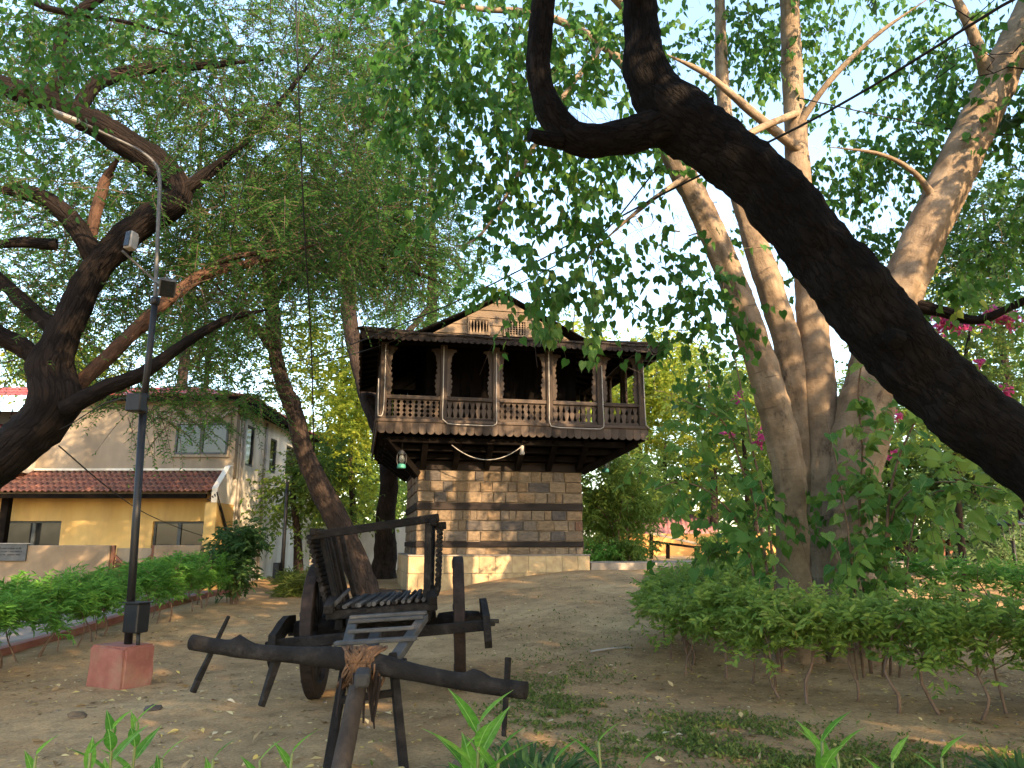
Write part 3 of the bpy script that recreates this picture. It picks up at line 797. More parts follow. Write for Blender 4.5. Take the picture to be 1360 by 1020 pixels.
for i in range(5):
    MB().box(bxs[i]+.087, bxs[i+1]-.087, BY1-.16, BY1-.04, RZ-.10, RZ, bev=.012).build('hand_rail', M['wood_front'], tower)
for (x0, x1, y0, y1) in ((BX0-.02, BX1+.02, BY0-.03, BY0+.15), (BX0-.02, BX0+.2, BY0+.152, BY1), (BX1-.2, BX1+.02, BY0+.152, BY1)):
    MB().box(x0, x1, y0, y1, 6.54, 6.70, bev=.012).build('wall_plate', M['wood_dark'], tower)
for j in range(1, 6):                                                    # gappy boarding on the side towards the house
    for k in range(7):
        z = RZ + .04 + k*.185
        MB().box(BX0+.04, BX0+.07, ys[j-1]+.09, ys[j]-.09, z, z + .15 - (.03 if (k+j) % 3 == 0 else 0)).build('side_board', M['wood_dark'], tower)
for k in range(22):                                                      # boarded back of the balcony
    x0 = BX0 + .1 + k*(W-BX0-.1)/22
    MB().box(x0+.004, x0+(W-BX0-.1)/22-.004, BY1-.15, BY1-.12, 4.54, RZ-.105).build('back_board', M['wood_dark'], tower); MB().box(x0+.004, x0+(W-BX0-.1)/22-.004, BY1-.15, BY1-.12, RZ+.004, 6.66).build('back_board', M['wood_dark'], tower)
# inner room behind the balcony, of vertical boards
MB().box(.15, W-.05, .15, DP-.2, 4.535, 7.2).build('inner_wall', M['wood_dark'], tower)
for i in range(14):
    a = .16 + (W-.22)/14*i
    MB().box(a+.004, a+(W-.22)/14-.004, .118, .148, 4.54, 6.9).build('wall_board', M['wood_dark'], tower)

# skirt roof of planks on rafters
EO = .50; EZ = 6.66; IZ = 7.03
def skirt(n, side):
    for i in range(n):
        t0, t1 = i / n, (i + 1) / n
        g = .004
        def outp(t):
            if side == 0: return Vector((BX0-EO + (BX1-BX0+2*EO)*t, BY0-EO, EZ))
            if side == 1: return Vector((BX0-EO, BY0-EO + (BY1-BY0+2*EO)*t, EZ))
            if side == 2: return Vector((BX1+EO, BY0-EO + (BY1-BY0+2*EO)*t, EZ))
            return Vector((BX0-EO + (BX1-BX0+2*EO)*t, BY1+EO, EZ))
        def inp(t):
            if side == 0: return Vector((-.2 + (W+.4)*t, -.15, IZ))
            if side == 1: return Vector((-.2, -.15 + (DP+.3)*t, IZ))
            if side == 2: return Vector((W+.2, -.15 + (DP+.3)*t, IZ))
            return Vector((-.2 + (W+.4)*t, DP+.15, IZ))
        q = [outp(t0+g/8), outp(t1-g/8), inp(t1-g/8), inp(t0+g/8)]
        dz = rs.uniform(-.012, .018); ext = rs.uniform(0, .05)
        for k in (0, 1):
            d = (q[k] - q[3-k]).normalized(); q[k] = q[k] + d * ext
        m = MB(); m.add([tuple(p + Vector((0, 0, dz))) for p in q] + [tuple(p + Vector((0, 0, dz + .045))) for p in q],
            [(0, 3, 2, 1), (4, 5, 6, 7), (0, 1, 5, 4), (1, 2, 6, 5), (2, 3, 7, 6), (3, 0, 4, 7)])
        m.build('roof_plank', M['slate'], tower)
skirt(34, 0); skirt(30, 1); skirt(30, 2); skirt(20, 3)
for x in np.linspace(BX0-.3, BX1+.3, 13):                                # rafters
    xi = min(max(x, -.1), W+.1); MB().bar((x, BY0-EO+.06, EZ-.055), (xi, -.1, IZ-.06), .07, .09).build('rafter', M['wood_dark'], tower)
for y in np.linspace(BY0+.3, BY1-.3, 10):
    yi = min(max(y, -.1), DP); MB().bar((BX0-EO+.06, y, EZ-.055), (-.1, yi, IZ-.06), .07, .09).build('rafter', M['wood_dark'], tower); MB().bar((BX1+EO-.06, y, EZ-.055), (W+.1, yi, IZ-.06), .07, .09).build('rafter', M['wood_dark'], tower)
for (a, b, ax) in ((BX0-EO, BX1+EO, 0), (BY0-EO, BY1+EO, 1), (BY0-EO, BY1+EO, 2)):   # small scalloped eave boards
    m = MB(); n = int((b-a)/.155); w = (b-a)/n
    poly0 = [(-w/2+.002, .18), (-w/2+.002, .06)] + [(-w/2*math.cos(math.pi*k/6), .06-.06*math.sin(math.pi*k/6)) for k in range(1, 6)] + [(w/2-.002, .06), (w/2-.002, .18)]
    for i in range(n):
        s = a + w*(i+.5)
        if ax == 0: T = Matrix.Translation((s, BY0-EO+.03, EZ-.17))
        else: T = Matrix.Translation((BX0-EO+.03 if ax == 1 else BX1+EO-.03, s, EZ-.17)) @ Matrix.Rotation(math.pi/2, 4, 'Z')
        m.prism(poly0, -.012, .012, T)
    m.build('eave_valance', M['timber'], tower)['kind'] = 'stuff'
# ridge caps on the hips of the skirt
MB().bar((BX1+EO+.02, BY0-EO-.02, EZ+.08), (W+.2, -.15, IZ+.08), .22, .06).build('hip_board', M['slate'], tower)
MB().bar((BX0-EO-.02, BY0-EO-.02, EZ+.08), (-.2, -.15, IZ+.08), .22, .06).build('hip_board', M['slate'], tower)

MB().box(-.22, W+.22, -.12, DP+.13, 6.96, 6.985).build('ceiling', M['wood_dark'], tower)
MB().prism([(-.05, 6.99), (W+.05, 6.99), (W/2+.08, 8.26)], DP+.02, DP+.08).build('rear_gable', M['wood_dark'], tower)
# gable of overlapping planks above
AX, AZ = W/2 + .08, 8.30
GB = 6.93
def gx_at(z):                                                             # half-open width of the gable at height z
    t = (z - GB) / (AZ - GB); return (-.12 + (AX+.12)*t, W+.12 + (AX-W-.12)*t)
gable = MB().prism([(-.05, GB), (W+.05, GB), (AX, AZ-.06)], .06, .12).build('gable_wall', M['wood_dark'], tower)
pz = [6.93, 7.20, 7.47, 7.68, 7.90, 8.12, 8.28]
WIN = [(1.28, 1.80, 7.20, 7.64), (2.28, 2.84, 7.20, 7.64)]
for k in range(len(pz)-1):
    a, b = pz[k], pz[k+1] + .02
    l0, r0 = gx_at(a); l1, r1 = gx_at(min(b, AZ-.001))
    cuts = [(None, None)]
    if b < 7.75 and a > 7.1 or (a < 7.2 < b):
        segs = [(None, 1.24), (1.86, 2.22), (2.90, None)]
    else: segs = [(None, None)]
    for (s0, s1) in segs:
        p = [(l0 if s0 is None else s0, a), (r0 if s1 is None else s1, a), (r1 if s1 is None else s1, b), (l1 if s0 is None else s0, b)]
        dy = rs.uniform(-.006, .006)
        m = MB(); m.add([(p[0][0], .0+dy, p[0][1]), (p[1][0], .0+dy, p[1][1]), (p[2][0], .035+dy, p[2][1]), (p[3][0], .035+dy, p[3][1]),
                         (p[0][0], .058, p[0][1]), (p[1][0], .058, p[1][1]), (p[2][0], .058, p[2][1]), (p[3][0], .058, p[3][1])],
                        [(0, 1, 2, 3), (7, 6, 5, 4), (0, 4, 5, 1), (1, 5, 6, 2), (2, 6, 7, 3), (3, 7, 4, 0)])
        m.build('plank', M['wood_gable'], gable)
for wi, (x0, x1, z0, z1) in enumerate(WIN):
    wf = MB(); wf.box(x0-.05, x0, -.03, .04, z0-.02, z1+.02); wf.box(x1, x1+.05, -.03, .04, z0-.02, z1+.02)
    wf.box(x0+.001, x1-.001, -.028, .04, z1-.03, z1+.018); wf.box(x0+.001, x1-.001, -.028, .04, z0-.018, z0+.03)
    wo = wf.build('window', M['wood_gable'], tower)
    n = 6 if wi == 0 else 7
    for i in range(n):
        w = (x1-x0)/n; L = []
        for j in range(25):
            t = j/24
            c = (.42*w*math.sin(math.pi*t)**1.0*.8) if wi == 0 else max(0, math.sin(math.pi*(t*6 % 1)))*.33*w
            L.append((max(.008, w/2-.003-c), z0+.032 + (z1-z0-.064)*t))
        m = MB(); vs = []; fs = []
        for (x, z) in L: vs += [(-x, 0, z), (x, 0, z), (-x, .02, z), (x, .02, z)]
        for j in range(24):
            b = 4*j; fs += [(b, b+1, b+5, b+4), (b+2, b+6, b+7, b+3), (b+1, b+3, b+7, b+5), (b, b+4, b+6, b+2)]
        m.add(vs, fs); m.build('slat', M['wood_gable'], wo, (x0 + w*(i+.5), -.005, 0))
# gable roof planks, front edge boards
for sgn in (0, 1):
    e = Vector((-.32, 0, 7.02)) if sgn == 0 else Vector((W+.32+.16, 0, 7.02)); a = Vector((AX, 0, AZ+.05))
    for i in range(9):
        y0 = -.06 + i*.5; y1 = y0 + .49
        q = [e, a]; up = Vector((0, 0, .05))
        m = MB(); vs = [(e.x, y0, e.z), (e.x, y1, e.z), (a.x, y1, a.z), (a.x, y0, a.z)]
        vs += [(x, y, z+.05) for x, y, z in vs]
        m.add(vs, [(0, 1, 2, 3), (7, 6, 5, 4), (0, 4, 5, 1), (1, 5, 6, 2), (2, 6, 7, 3), (3, 7, 4, 0)]); m.build('roof_plank', M['slate'], tower)
    MB().bar((e.x, -.085, e.z+.01), (a.x, -.085, a.z+.02), .04, .08, up=(0, 1, 0)).build('barge_board', M['wood_dark'], tower)

# white conduit along the posts, hanging bulb holder
def conduit(pts): MB().tube([Vector(p) for p in pts], [.013]*len(pts), 6, step=.08).build('conduit', M['pvc'], tower)
yf = BY0 - .055
conduit([(bxs[1]-.02, yf, 6.5), (bxs[1]-.02, yf, 5.2), (bxs[1]-.02, yf-.03, 4.62), (bxs[1]+.1, yf-.045, 4.52), (bxs[1]+.6, yf-.045, 4.50), (bxs[2]-.1, yf-.045, 4.50), (bxs[2]-.01, yf-.045, 4.55), (bxs[2]-.01, yf-.03, 5.2), (bxs[2]-.01, yf, 6.4)])
conduit([(bxs[3]-.03, yf, 6.5), (bxs[3]-.03, yf, 5.2), (bxs[3]-.03, yf-.03, 4.62), (bxs[3]+.1, yf-.045, 4.52), (bxs[3]+.6, yf-.045, 4.50), (bxs[4]-.05, yf-.045, 4.50), (bxs[4]+.04, yf-.045, 4.55), (bxs[4]+.04, yf-.03, 5.2), (bxs[4]+.04, yf, 6.2)])
conduit([(bxs[0]+.02, yf, 6.5), (bxs[0]+.02, yf, 5.0), (bxs[0]-.03, yf-.03, 4.66), (bxs[0]-.11, yf-.03, 4.66), (bxs[0]-.13, yf, 5.6)])
conduit([(bxs[5]+.05, yf, 6.3), (bxs[5]+.06, yf, 5.2), (bxs[5]+.07, yf-.03, 4.64), (bxs[5]+.16, yf-.03, 4.55)])
wire = empty('hanging_wire_light', tw(2.55, -.9, 3.9), 0, 'white bulb holder and drooping white wire under the balcony', 'light')
c = tw(2.55, -.9, 3.9)
rel = lambda p: p - c
m = MB().lathe([(.02, .16), (.045, .15), (.05, .03), (.065, -.06), (.05, -.08)], 10); m.build('bulb_holder', M['offwhite'], wire)
wp = [tw(.75 + 1.8*t, -.92, 4.02 - 4*t*(1-t)*.36 + .02*t) for t in np.linspace(0, 1, 14)]
MB().tube([rel(p) for p in wp], [.011]*14, 6).build('wire', M['pvc'], wire)
MB().tube([rel(tw(2.55, -.9, 4.05)), rel(tw(2.55, -.9, 4.29))], [.008]*2, 5).build('cord', M['cable'], wire)

def lantern(p, lab, top):
    o = empty('hurricane_lantern', p, 0, lab, 'lantern', 'lanterns hanging under the balcony')
    MB().lathe([(.105, 0), (.11, .02), (.10, .09), (.06, .11)], 14).build('fuel_tank', M['lantern_green'], o)
    MB().lathe([(.045, .112), (.075, .18), (.07, .26), (.045, .33)], 14).build('glass_globe', M['lamp_glass'], o)
    MB().lathe([(.06, .332), (.075, .35), (.05, .40), (.055, .43), (.02, .45)], 14).build('hood', M['galv'], o)
    for s in (-1, 1): MB().tube([(s*.09, 0, .08), (s*.115, 0, .2), (s*.10, 0, .36), (s*.05, 0, .42)], [.01]*4, 6, step=.04).build('side_tube', M['galv'], o)
    MB().tube([(0, 0, .45), (.01, 0, (top-p.z+.45)/2), (0, 0, top - p.z)], [.006]*3, 5).build('hanging_wire', M['cable'], o)
lantern(P(533, 622, 18.6), 'oil lantern with green base hanging below the balcony corner nearest the yellow house', 4.30)
pl = tw(5.45, 1.2, 0); lantern(Vector((pl.x, pl.y, 3.62)), 'small oil lantern hanging below the balcony corner beside the pale leafy bush', 4.30)

# slab and path on the right of the tower
def quad_slab(name, mat, pts, z0, z1, lab, cat, kind='structure'):
    n = len(pts); m = MB(); m.add([(x, y, z0) for x, y in pts] + [(x, y, z1) for x, y in pts], [tuple(range(n-1, -1, -1)), tuple(range(n, 2*n))] + [(i, (i+1) % n, (i+1) % n + n, i+n) for i in range(n)])
    return tag(m.build(name, mat), lab, cat, kind=kind)
a = tw(W+.12, -.36, 0); quad_slab('pavement', M['concrete'], [(a.x, a.y), (a.x+1.75, a.y+.25), (a.x+1.9, a.y+2.6), (a.x-.2, a.y+2.5)], .3, 1.12, 'pale concrete slab laid beside the tower plinth', 'pavement')
quad_slab('path', M['concrete'], [(a.x+1.905, a.y+1.2), (a.x+12, a.y+1.0), (a.x+12, a.y+4.0), (a.x+1.905, a.y+4.0)], .3, 1.10, 'pale concrete path leading away from the tower', 'path')
for k, (u, v, D, sx, sy, rz) in enumerate(((505, 772, 18.6, .45, .3, .3), (520, 764, 19.6, .5, .35, -.4), (498, 762, 20.0, .4, .3, .9), (515, 780, 17.9, .4, .26, 1.2))):
    p = P(u, v, D); x, y = p.x, p.y
    mm = MB(); n = 9; ang = [2*math.pi*i/n + rs.uniform(-.2, .2) for i in range(n)]
    pts = [(sx*math.cos(q)*rs.uniform(.8, 1.1), sy*math.sin(q)*rs.uniform(.8, 1.1)) for q in ang]
    mm.add([(a_, b_, -.08) for a_, b_ in pts] + [(a_*.97, b_*.97, .10) for a_, b_ in pts], [tuple(range(n, 2*n))] + [(i, (i+1) % n, (i+1) % n+n, i+n) for i in range(n)])
    o = mm.build('flagstone', M['slate'], None, (x, y, gh(x, y))); o.rotation_euler = (rs.uniform(-.08, .08), rs.uniform(-.08, .08), rz)
    tag(o, 'loose dark flagstone lying on the earth beside the tower plinth', 'stone', 'loose flagstones beside the plinth')
# ---------------------------------------------------------------- bullock cart
CXW = P(516, 837, 8.6)
CX, CY = CXW.x, CXW.y
HEAD = math.atan2(.075, 1.0)
cart = empty('bullock_cart', (CX, CY, 0), HEAD, 'old dark wooden bullock cart with two wheels, yoke and slatted seat', 'cart')
ROLL = Matrix.Rotation(R(-4.6), 4, 'Y')
def cl(p):                                   # world -> cart local
    d = Vector(p) - Vector((CX, CY, 0)); c, s = math.cos(-HEAD), math.sin(-HEAD)
    return Vector((d.x*c - d.y*s, d.x*s + d.y*c, d.z))
def rl(x, y, z):                             # body coordinates (axle at 0,0,0) with the body's roll
    v = ROLL @ Vector((x, y, z)); return v + Vector((0, 0, .70))
def cbar(name, a, b, w, h, mat='cart_wood', up=(0, 0, 1), bev=.008, **k):
    return MB().bar(rl(*a), rl(*b), w, h, up=up, bev=bev, **k).build(name, M[mat], cart)
def wheel(side):
    x = side * .77
    c = rl(x, 0, 0); RR = .70
    gzw = gh(*(Vector((CX + c.x*math.cos(HEAD) - c.y*math.sin(HEAD), CY + c.x*math.sin(HEAD) + c.y*math.cos(HEAD)))))
    c.z = gzw + RR - .015
    wo = None
    T = Matrix.Translation(c) @ Matrix.Rotation(R(-2 * 1), 4, 'Y') @ Matrix.Rotation(math.pi/2, 4, 'Y')
    m = MB(); n = 40; vs = []; fs = []
    sec = [(RR, -.05), (RR, .05), (RR-.015, .06), (RR-.15, .055), (RR-.15, -.055), (RR-.015, -.06)]
    for i in range(n):
        a = 2*math.pi*i/n
        for (r, z) in sec: vs.append((r*math.cos(a), r*math.sin(a), z))
    k = len(sec)
    for i in range(n):
        for j in range(k): fs.append((i*k+j, i*k+(j+1) % k, ((i+1) % n)*k+(j+1) % k, ((i+1) % n)*k+j))
    m.add(vs, fs, False, T); wo = m.build('wheel', M['cart_red'], cart)
    MB().lathe([(.07, -.24), (.10, -.22), (.115, -.05), (.13, 0), (.115, .05), (.10, .22), (.07, .24)], 18, T).build('hub', M['cart_wood'], wo)
    for i in range(12):
        a = 2*math.pi*(i+.5)/12; d = Vector((math.cos(a), math.sin(a), 0))
        m = MB(); m.bar(T @ (d*.11), T @ (d*.555), .055, .05, up=(1, 0, 0)); m.build('spoke', M['cart_wood'], wo)
    for i in range(6):
        a = 2*math.pi*i/6 + .2; d = Vector((math.cos(a), math.sin(a), 0)); m = MB()
        m.bar(T @ (d*(RR-.02) + Vector((0, 0, -.061))), T @ (d*(RR-.11) + Vector((0, 0, -.061))), .04, .012, up=T.to_3x3() @ Vector((0, 0, 1)), bev=.002); m.build('iron_strap', M['black_metal'], wo)
    return c
wl = wheel(-1); wr = wheel(1)
MB().bar((wl.x-.3, wl.y, wl.z), (wr.x+.3, wr.y, wr.z), .11, .12).build('axle', M['cart_wood'], cart)
for s, c in ((-1, wl), (1, wr)):
    MB().bar((c.x + s*.24, 0, c.z), (c.x + s*.44, 0, c.z), .045, .045).build('axle_pin', M['black_metal'], cart)
# guard beam in front of the wheels and the curved guards at its ends
cbar('guard_beam', (-1.02, -.78, .02), (1.02, -.78, .02), .085, .10)
for s in (-1, 1):
    cbar('beam_peg', (s*1.02, -.78, .03), (s*1.13, -.78, .03), .045, .05)
    prof = [(-.86, -.19), (-.93, -.12), (-.90, .02), (-.86, .12), (-.70, .15), (-.45, .21), (-.2, .24), (.12, .22), (.12, .06), (-.3, .07), (-.55, .03), (-.68, -.04), (-.74, -.15), (-.80, -.20)]
    m = MB(); x0 = s*1.045
    n = len(prof); A = [rl(x0-.035, y, z) for y, z in prof]; B = [rl(x0+.035, y, z) for y, z in prof]
    m.add([tuple(p) for p in A + B], [tuple(range(n)), tuple(range(2*n-1, n-1, -1))] + [(i, i+n, (i+1) % n+n, (i+1) % n) for i in range(n)])
    m.build('wheel_guard', M['cart_wood'], cart)
# body
SZ = .24
for s in (-1, 1):
    cbar('side_rail', (s*.44, -.62, SZ-.10), (s*.46, 1.05, SZ-.10), .08, .11)
    cbar('bolster', (s*.35, -.0, .06), (s*.35, .0001+.12, .06), .12, .2) if False else None
cbar('bolster', (-.52, 0, .10), (.52, 0, .10), .14, .09)
cbar('front_bar', (-.56, -.64, SZ+.0), (.56, -.64, SZ+.0), .10, .085)
cbar('rear_bar', (-.52, 1.0, SZ+.0), (.52, 1.0, SZ+.0), .08, .08)
cbar('cross_bar', (-.50, .2, SZ-.0), (.50, .2, SZ-.0), .07, .07)
for i in range(20):
    x = -.43 + .86*i/19
    MB().tube([rl(x + .02*math.sin(i*2.3), -.70 + .02*math.sin(i*5.1), SZ+.073), rl(x*1.02, .2, SZ+.07), rl(x + .02*math.sin(i*1.7), 1.02, SZ+.073)], [.0215, .020, .021], 8, rough=.12, nscale=9).build('seat_rod', M['cart_grey' if i % 3 else 'cart_wood'], cart)
MB().tube([rl(-.47, -.68, SZ+.10), rl(-.37, -.30, SZ+.22)], [.025, .022], 6).build('loose_stick', M['cart_grey'], cart)
# sides: rods stacked between leaning uprights
for s in (-1, 1):
    lean = .16 if s < 0 else .07
    for k in range(15):
        z = SZ + .11 + .68*k/14; x = s*(.545 + lean*(z-SZ)/.7)
        MB().tube([rl(x, -.60 + .018*math.sin(k*3.3), z), rl(x+.006, .2, z), rl(x, .95, z)], [.026, .023, .026], 8, rough=.12, nscale=9).build('side_rod', M['cart_wood'], cart)
    for (y, w) in (((-.60, .085), (.25, .075), (.9, .075)) if s > 0 else ((-.52, .10), (-.36, .08), (-.10, .10), (.25, .09), (.9, .075))):
        x0 = s*(.445); x1 = s*(.445 + lean)
        cbar('upright', (x0, y, SZ-.04), (x1, y, SZ+.83), .05 if s < 0 else .07, w, up=(0, 1, 0))
    cbar('side_block', (s*.52, -.78, SZ+.06), (s*.50, -.48, SZ+.16), .09, .09)
    cbar('side_rail_top', (s*(.50+lean), -.72, SZ+.84), (s*(.50+lean), .95, SZ+.84), .06, .07)
cbar('top_rail', (-.70, -.63, SZ+.80), (.63, -.63, SZ+.885), .065, .085)
cbar('top_rail_end', (.585, -.56, SZ+.80), (.70, -.56, SZ+.80), .06, .08)
# foot board frame and shafts, in world pixels turned to cart coordinates
yoke_l, yoke_c, yoke_r = P(255, 853, 6.05), P(487, 880, 5.80), P(700, 917, 5.50)
def wbar(name, a, b, w, h, mat='cart_grey', **k): return MB().bar(cl(a), cl(b), w, h, **k).build(name, M[mat], cart)
fl0, fl1 = P(469, 826, 7.6), P(455, 884, 5.95)
fr0, fr1 = P(563, 820, 7.6), P(521, 880, 5.95)
wbar('shaft', fl0, fl1, .085, .07); wbar('shaft', fr0, fr1, .085, .07)
MB().bar(cl(fl0), rl(-.40, -.3, SZ-.11), .08, .07).build('shaft_end', M['cart_wood'], cart); MB().bar(cl(fr0), rl(.40, -.3, SZ-.11), .08, .07).build('shaft_end', M['cart_wood'], cart)
up = Vector((0, 0, .05))
for k, (t, e, w) in enumerate(((.02, .03, .09), (.15, .03, .09), (.42, .02, .06), (.68, .10, .11))):
    a = fl0.lerp(fl1, t); b = fr0.lerp(fr1, t); d = (b - a).normalized()
    wbar('foot_slat', a - d*e + up, b + d*e + up, .03, w, up=(0, 1, 0)) if False else MB().bar(cl(a - d*e + up), cl(b + d*e + up), w, .032).build('foot_slat', M['cart_grey'], cart)
wbar('shaft_cross_bar', fl1.lerp(fl0, .1) - Vector((.06, 0, .04)), fr1.lerp(fr0, .1) + Vector((.08, 0, -.04)), .08, .06, 'cart_wood')
# central pole, stand legs and prop
pend = P(480, 905, 5.42)
pole_b = cl(P(500, 840, 7.5))
MB().bar(pole_b, cl(pend), .10, .09, bev=.015).build('draught_pole', M['cart_grey'], cart)
def leg(a, foot, w, mat='cart_wood'):
    f = Vector(foot); f.z = gh(f.x, f.y) - .02
    MB().bar(cl(a), cl(f), w, w, bev=.006).build('stand_leg', M[mat], cart)
leg(P(461, 868, 5.95), P(433, 1030, 5.5), .06); leg(P(521, 868, 5.98), P(537, 1020, 5.6), .06)
wbar('stand_bar', P(452, 930, 5.75), P(524, 920, 5.85), .05, .05, 'cart_wood')
f = P(444, 1040, 4.95); f.z = gh(f.x, f.y) - .03
a = P(474, 915, 5.50)
MB().tube([cl(f), cl(f.lerp(a, .5)) + Vector((0, .01, 0)), cl(a)], [.066, .064, .060], 12, rough=.05, nscale=4, step=.12).build('prop_post', M['post_wood'], cart)
# yoke with humps, pins, rope lashing
ypts = []; yr = []
for t in np.linspace(0, 1, 41):
    p = yoke_l.lerp(yoke_r, t); p = p + Vector((0, 0, .03*math.exp(-((t-.5)/.2)**2) - .006*math.sin(t*9)))
    r = .058 + .026*math.exp(-((t-.51)/.13)**2)
    ypts.append(p); yr.append(r)
m = MB(); m.tube([cl(p) for p in ypts], yr, 14, rough=.05, nscale=5)
vs = m.v
n = 14
for i in range(41):                                                  # raised humps on the upper side
    t = i/40; h = .05*math.exp(-((t-.155)/.022)**2) + .05*math.exp(-((t-.86)/.022)**2)
    cz = sum(vs[i*n+j][2] for j in range(n))/n
    for j in range(n):
        x, y, z = vs[i*n+j]
        if z > cz: vs[i*n+j] = (x, y, z + h*min(1, (z-cz)/.05))
m.build('yoke', M['cart_wood'], cart)
def pin(a, b, w0, w1): MB().bar(cl(a), cl(b), w0, w0*.8, bev=.004, w2=w1, h2=w1*.7).build('yoke_pin', M['cart_wood'], cart)
pin(P(262, 905, 5.98), P(304, 818, 6.12), .050, .03); MB().bar(cl(P(263, 903, 5.98)), cl(P(256, 920, 5.96)), .048, .04).build('yoke_pin_tip', M['cart_wood'], cart)
pin(P(372, 862, 5.95), P(347, 938, 5.88), .075, .055)
pin(P(669, 978, 5.50), P(675, 873, 5.54), .030, .042)
rr = random.Random(8)
yc = P(482, 882, 5.78)
for k in range(34):
    off = rr.uniform(-.095, .10); pts = []
    dx = rr.uniform(-.09, .09)
    for q in range(15):
        a = 2*math.pi*q/14 * 1.0
        rad = .096 + rr.uniform(-.005, .010)
        stretch = 1.0 if math.sin(a) > 0 else 1.75
        pts.append(yc + Vector((off + dx*math.sin(a) + .02*math.sin(3*a+k), -rad*math.cos(a)*1.15, .02 + rad*math.sin(a)*stretch)))
    MB().tube([cl(p) for p in pts], [.008 + rr.uniform(0, .004)]*15, 5, step=.03).build('rope_strand', M['rope'], cart)
for k in range(9):
    p0 = yc + Vector((rr.uniform(-.15, .17), -.12, rr.uniform(-.12, -.02))); L = rr.uniform(.18, .32)
    MB().bar(cl(p0), cl(p0 + Vector((rr.uniform(-.05, .05), -.03, -L))), .03, .015, bev=.002, w2=.012, h2=.008).build('bark_strip', M['cart_red'], cart)
MB().bar(cl(P(626-40, 893, 8.3)), cl(P(612, 893, 8.6)), .12, .10).build('wheel_chock', M['cart_wood'], cart) if False else None

# ---------------------------------------------------------------- lamp post
LB = P(161, 880, 9.3)
lx, ly = LB.x, 9.3; lz = gh(lx, ly)
lamp = empty('lamp_post', (lx, ly, lz), 0, 'tall thin black lamp post with floodlights standing on a faded red block', 'lamp post')
lw = lambda p: p - Vector((lx, ly, lz))
Mb = Matrix.Rotation(R(-24), 4, 'Z')
m = MB(); bm_ = bmesh.new(); bmesh.ops.create_cube(bm_, size=1)
for w_ in bm_.verts: w_.co = Vector((w_.co.x*.60, w_.co.y*.42, w_.co.z*.52 + .20))
bmesh.ops.bevel(bm_, geom=bm_.edges[:], offset=.025, segments=2, affect='EDGES'); bmesh.ops.subdivide_edges(bm_, edges=bm_.edges[:], cuts=2)
for w_ in bm_.verts: w_.co += Vector((1, 1, .6)) * .012 * noise.noise(w_.co * 7)
bm_.verts.index_update(); m.add([w_.co[:] for w_ in bm_.verts], [[w_.index for w_ in f_.verts] for f_ in bm_.faces], False, Mb); bm_.free()
m.build('base_block', M['pink_block'], lamp)
pb, p1, p2, p3 = P(171, 852, 9.3) - Vector((0, 0, .16)), P(190, 545, 9.3), P(206, 400, 9.3), P(212, 236, 9.3)
MB().tube([lw(pb), lw(pb.lerp(p1, .5)), lw(p1)], [.047, .046, .045], 14).build('pole', M['black_metal'], lamp)
MB().tube([lw(p1), lw(p1.lerp(p2, .5)), lw(p2)], [.042, .040, .038], 14).build('pole', M['black_metal'], lamp)
MB().tube([lw(p2), lw(P(210, 300, 9.3)), lw(p3), lw(P(206, 218, 9.28)), lw(P(185, 200, 9.2)), lw(P(140, 178, 8.95)), lw(P(90, 155, 8.6)), lw(P(62, 147, 8.4))], [.027, .026, .025, .024, .022, .020, .018, .016], 10, step=.08).build('arm', M['galv'], lamp)
for p in (p1, p2): MB().lathe([(.048, -.05), (.056, -.03), (.056, .03), (.046, .05)], 14, Matrix.Translation(lw(p))).build('collar', M['black_metal'], lamp)
MB().lathe([(.055, -.02), (.06, .02), (.06, .05), (.05, .07)], 14, Matrix.Translation(lw(P(191, 530, 9.3)))).build('collar', M['black_metal'], lamp)
MB().bar(lw(P(60, 146, 8.35)), lw(P(104, 163, 8.7)), .14, .06, bev=.02).build('street_light_head', M['offwhite'], lamp)
def flood(p, rz, tilt, mat, w=.26, h=.20, d=.09):
    T = Matrix.Translation(lw(p)) @ Matrix.Rotation(rz, 4, 'Z') @ Matrix.Rotation(tilt, 4, 'X')
    m = MB().box(-w/2, w/2, -d/2, d/2, -h/2, h/2, T, bev=.015); o = m.build('floodlight', M[mat], lamp)
    MB().box(-w/2+.02, w/2-.02, -d/2-.012, -d/2-.001, -h/2+.02, h/2-.02, T).build('lens', M['glass'], o)
    for k in range(7): 
        x = -w/2+.03 + (w-.06)*k/6; MB().box(x-.004, x+.004, d/2+.001, d/2+.03, -h/2+.02, h/2-.02, T).build('fin', M[mat], o)
MB().bar(lw(P(162, 333, 9.1)), lw(P(205, 372, 9.3)), .03, .03).build('bracket_arm', M['galv'], lamp)
MB().bar(lw(P(205, 372, 9.3)), lw(P(216, 378, 9.15)), .03, .03).build('bracket_arm', M['galv'], lamp)
flood(P(174, 320, 9.05), R(-15), R(-6), 'offwhite', .11, .24, .12); flood(P(222, 382, 9.12), R(30), R(35), 'galv', .20, .24, .08)
T = Matrix.Translation(lw(P(180, 535, 9.22))) @ Matrix.Rotation(R(-10), 4, 'Z')
MB().box(-.09, .11, -.07, .07, -.11, .11, T, bev=.01).build('speaker_box', M['black_metal'], lamp)
T = Matrix.Translation(lw(P(180, 821, 9.22))) @ Matrix.Rotation(R(-24), 4, 'Z')
sb = MB().box(-.11, .12, -.08, .10, -.16, .17, T, bev=.012).build('switch_box', M['black_metal'], lamp)
MB().box(-.13, .14, -.10, .11, .171, .185, T).build('lid', M['black_metal'], sb)
MB().tube([lw(P(184, 835, 9.2)), lw(P(184, 858, 9.22)) - Vector((0, 0, .12))], [.022, .022], 8).build('conduit', M['black_metal'], lamp)
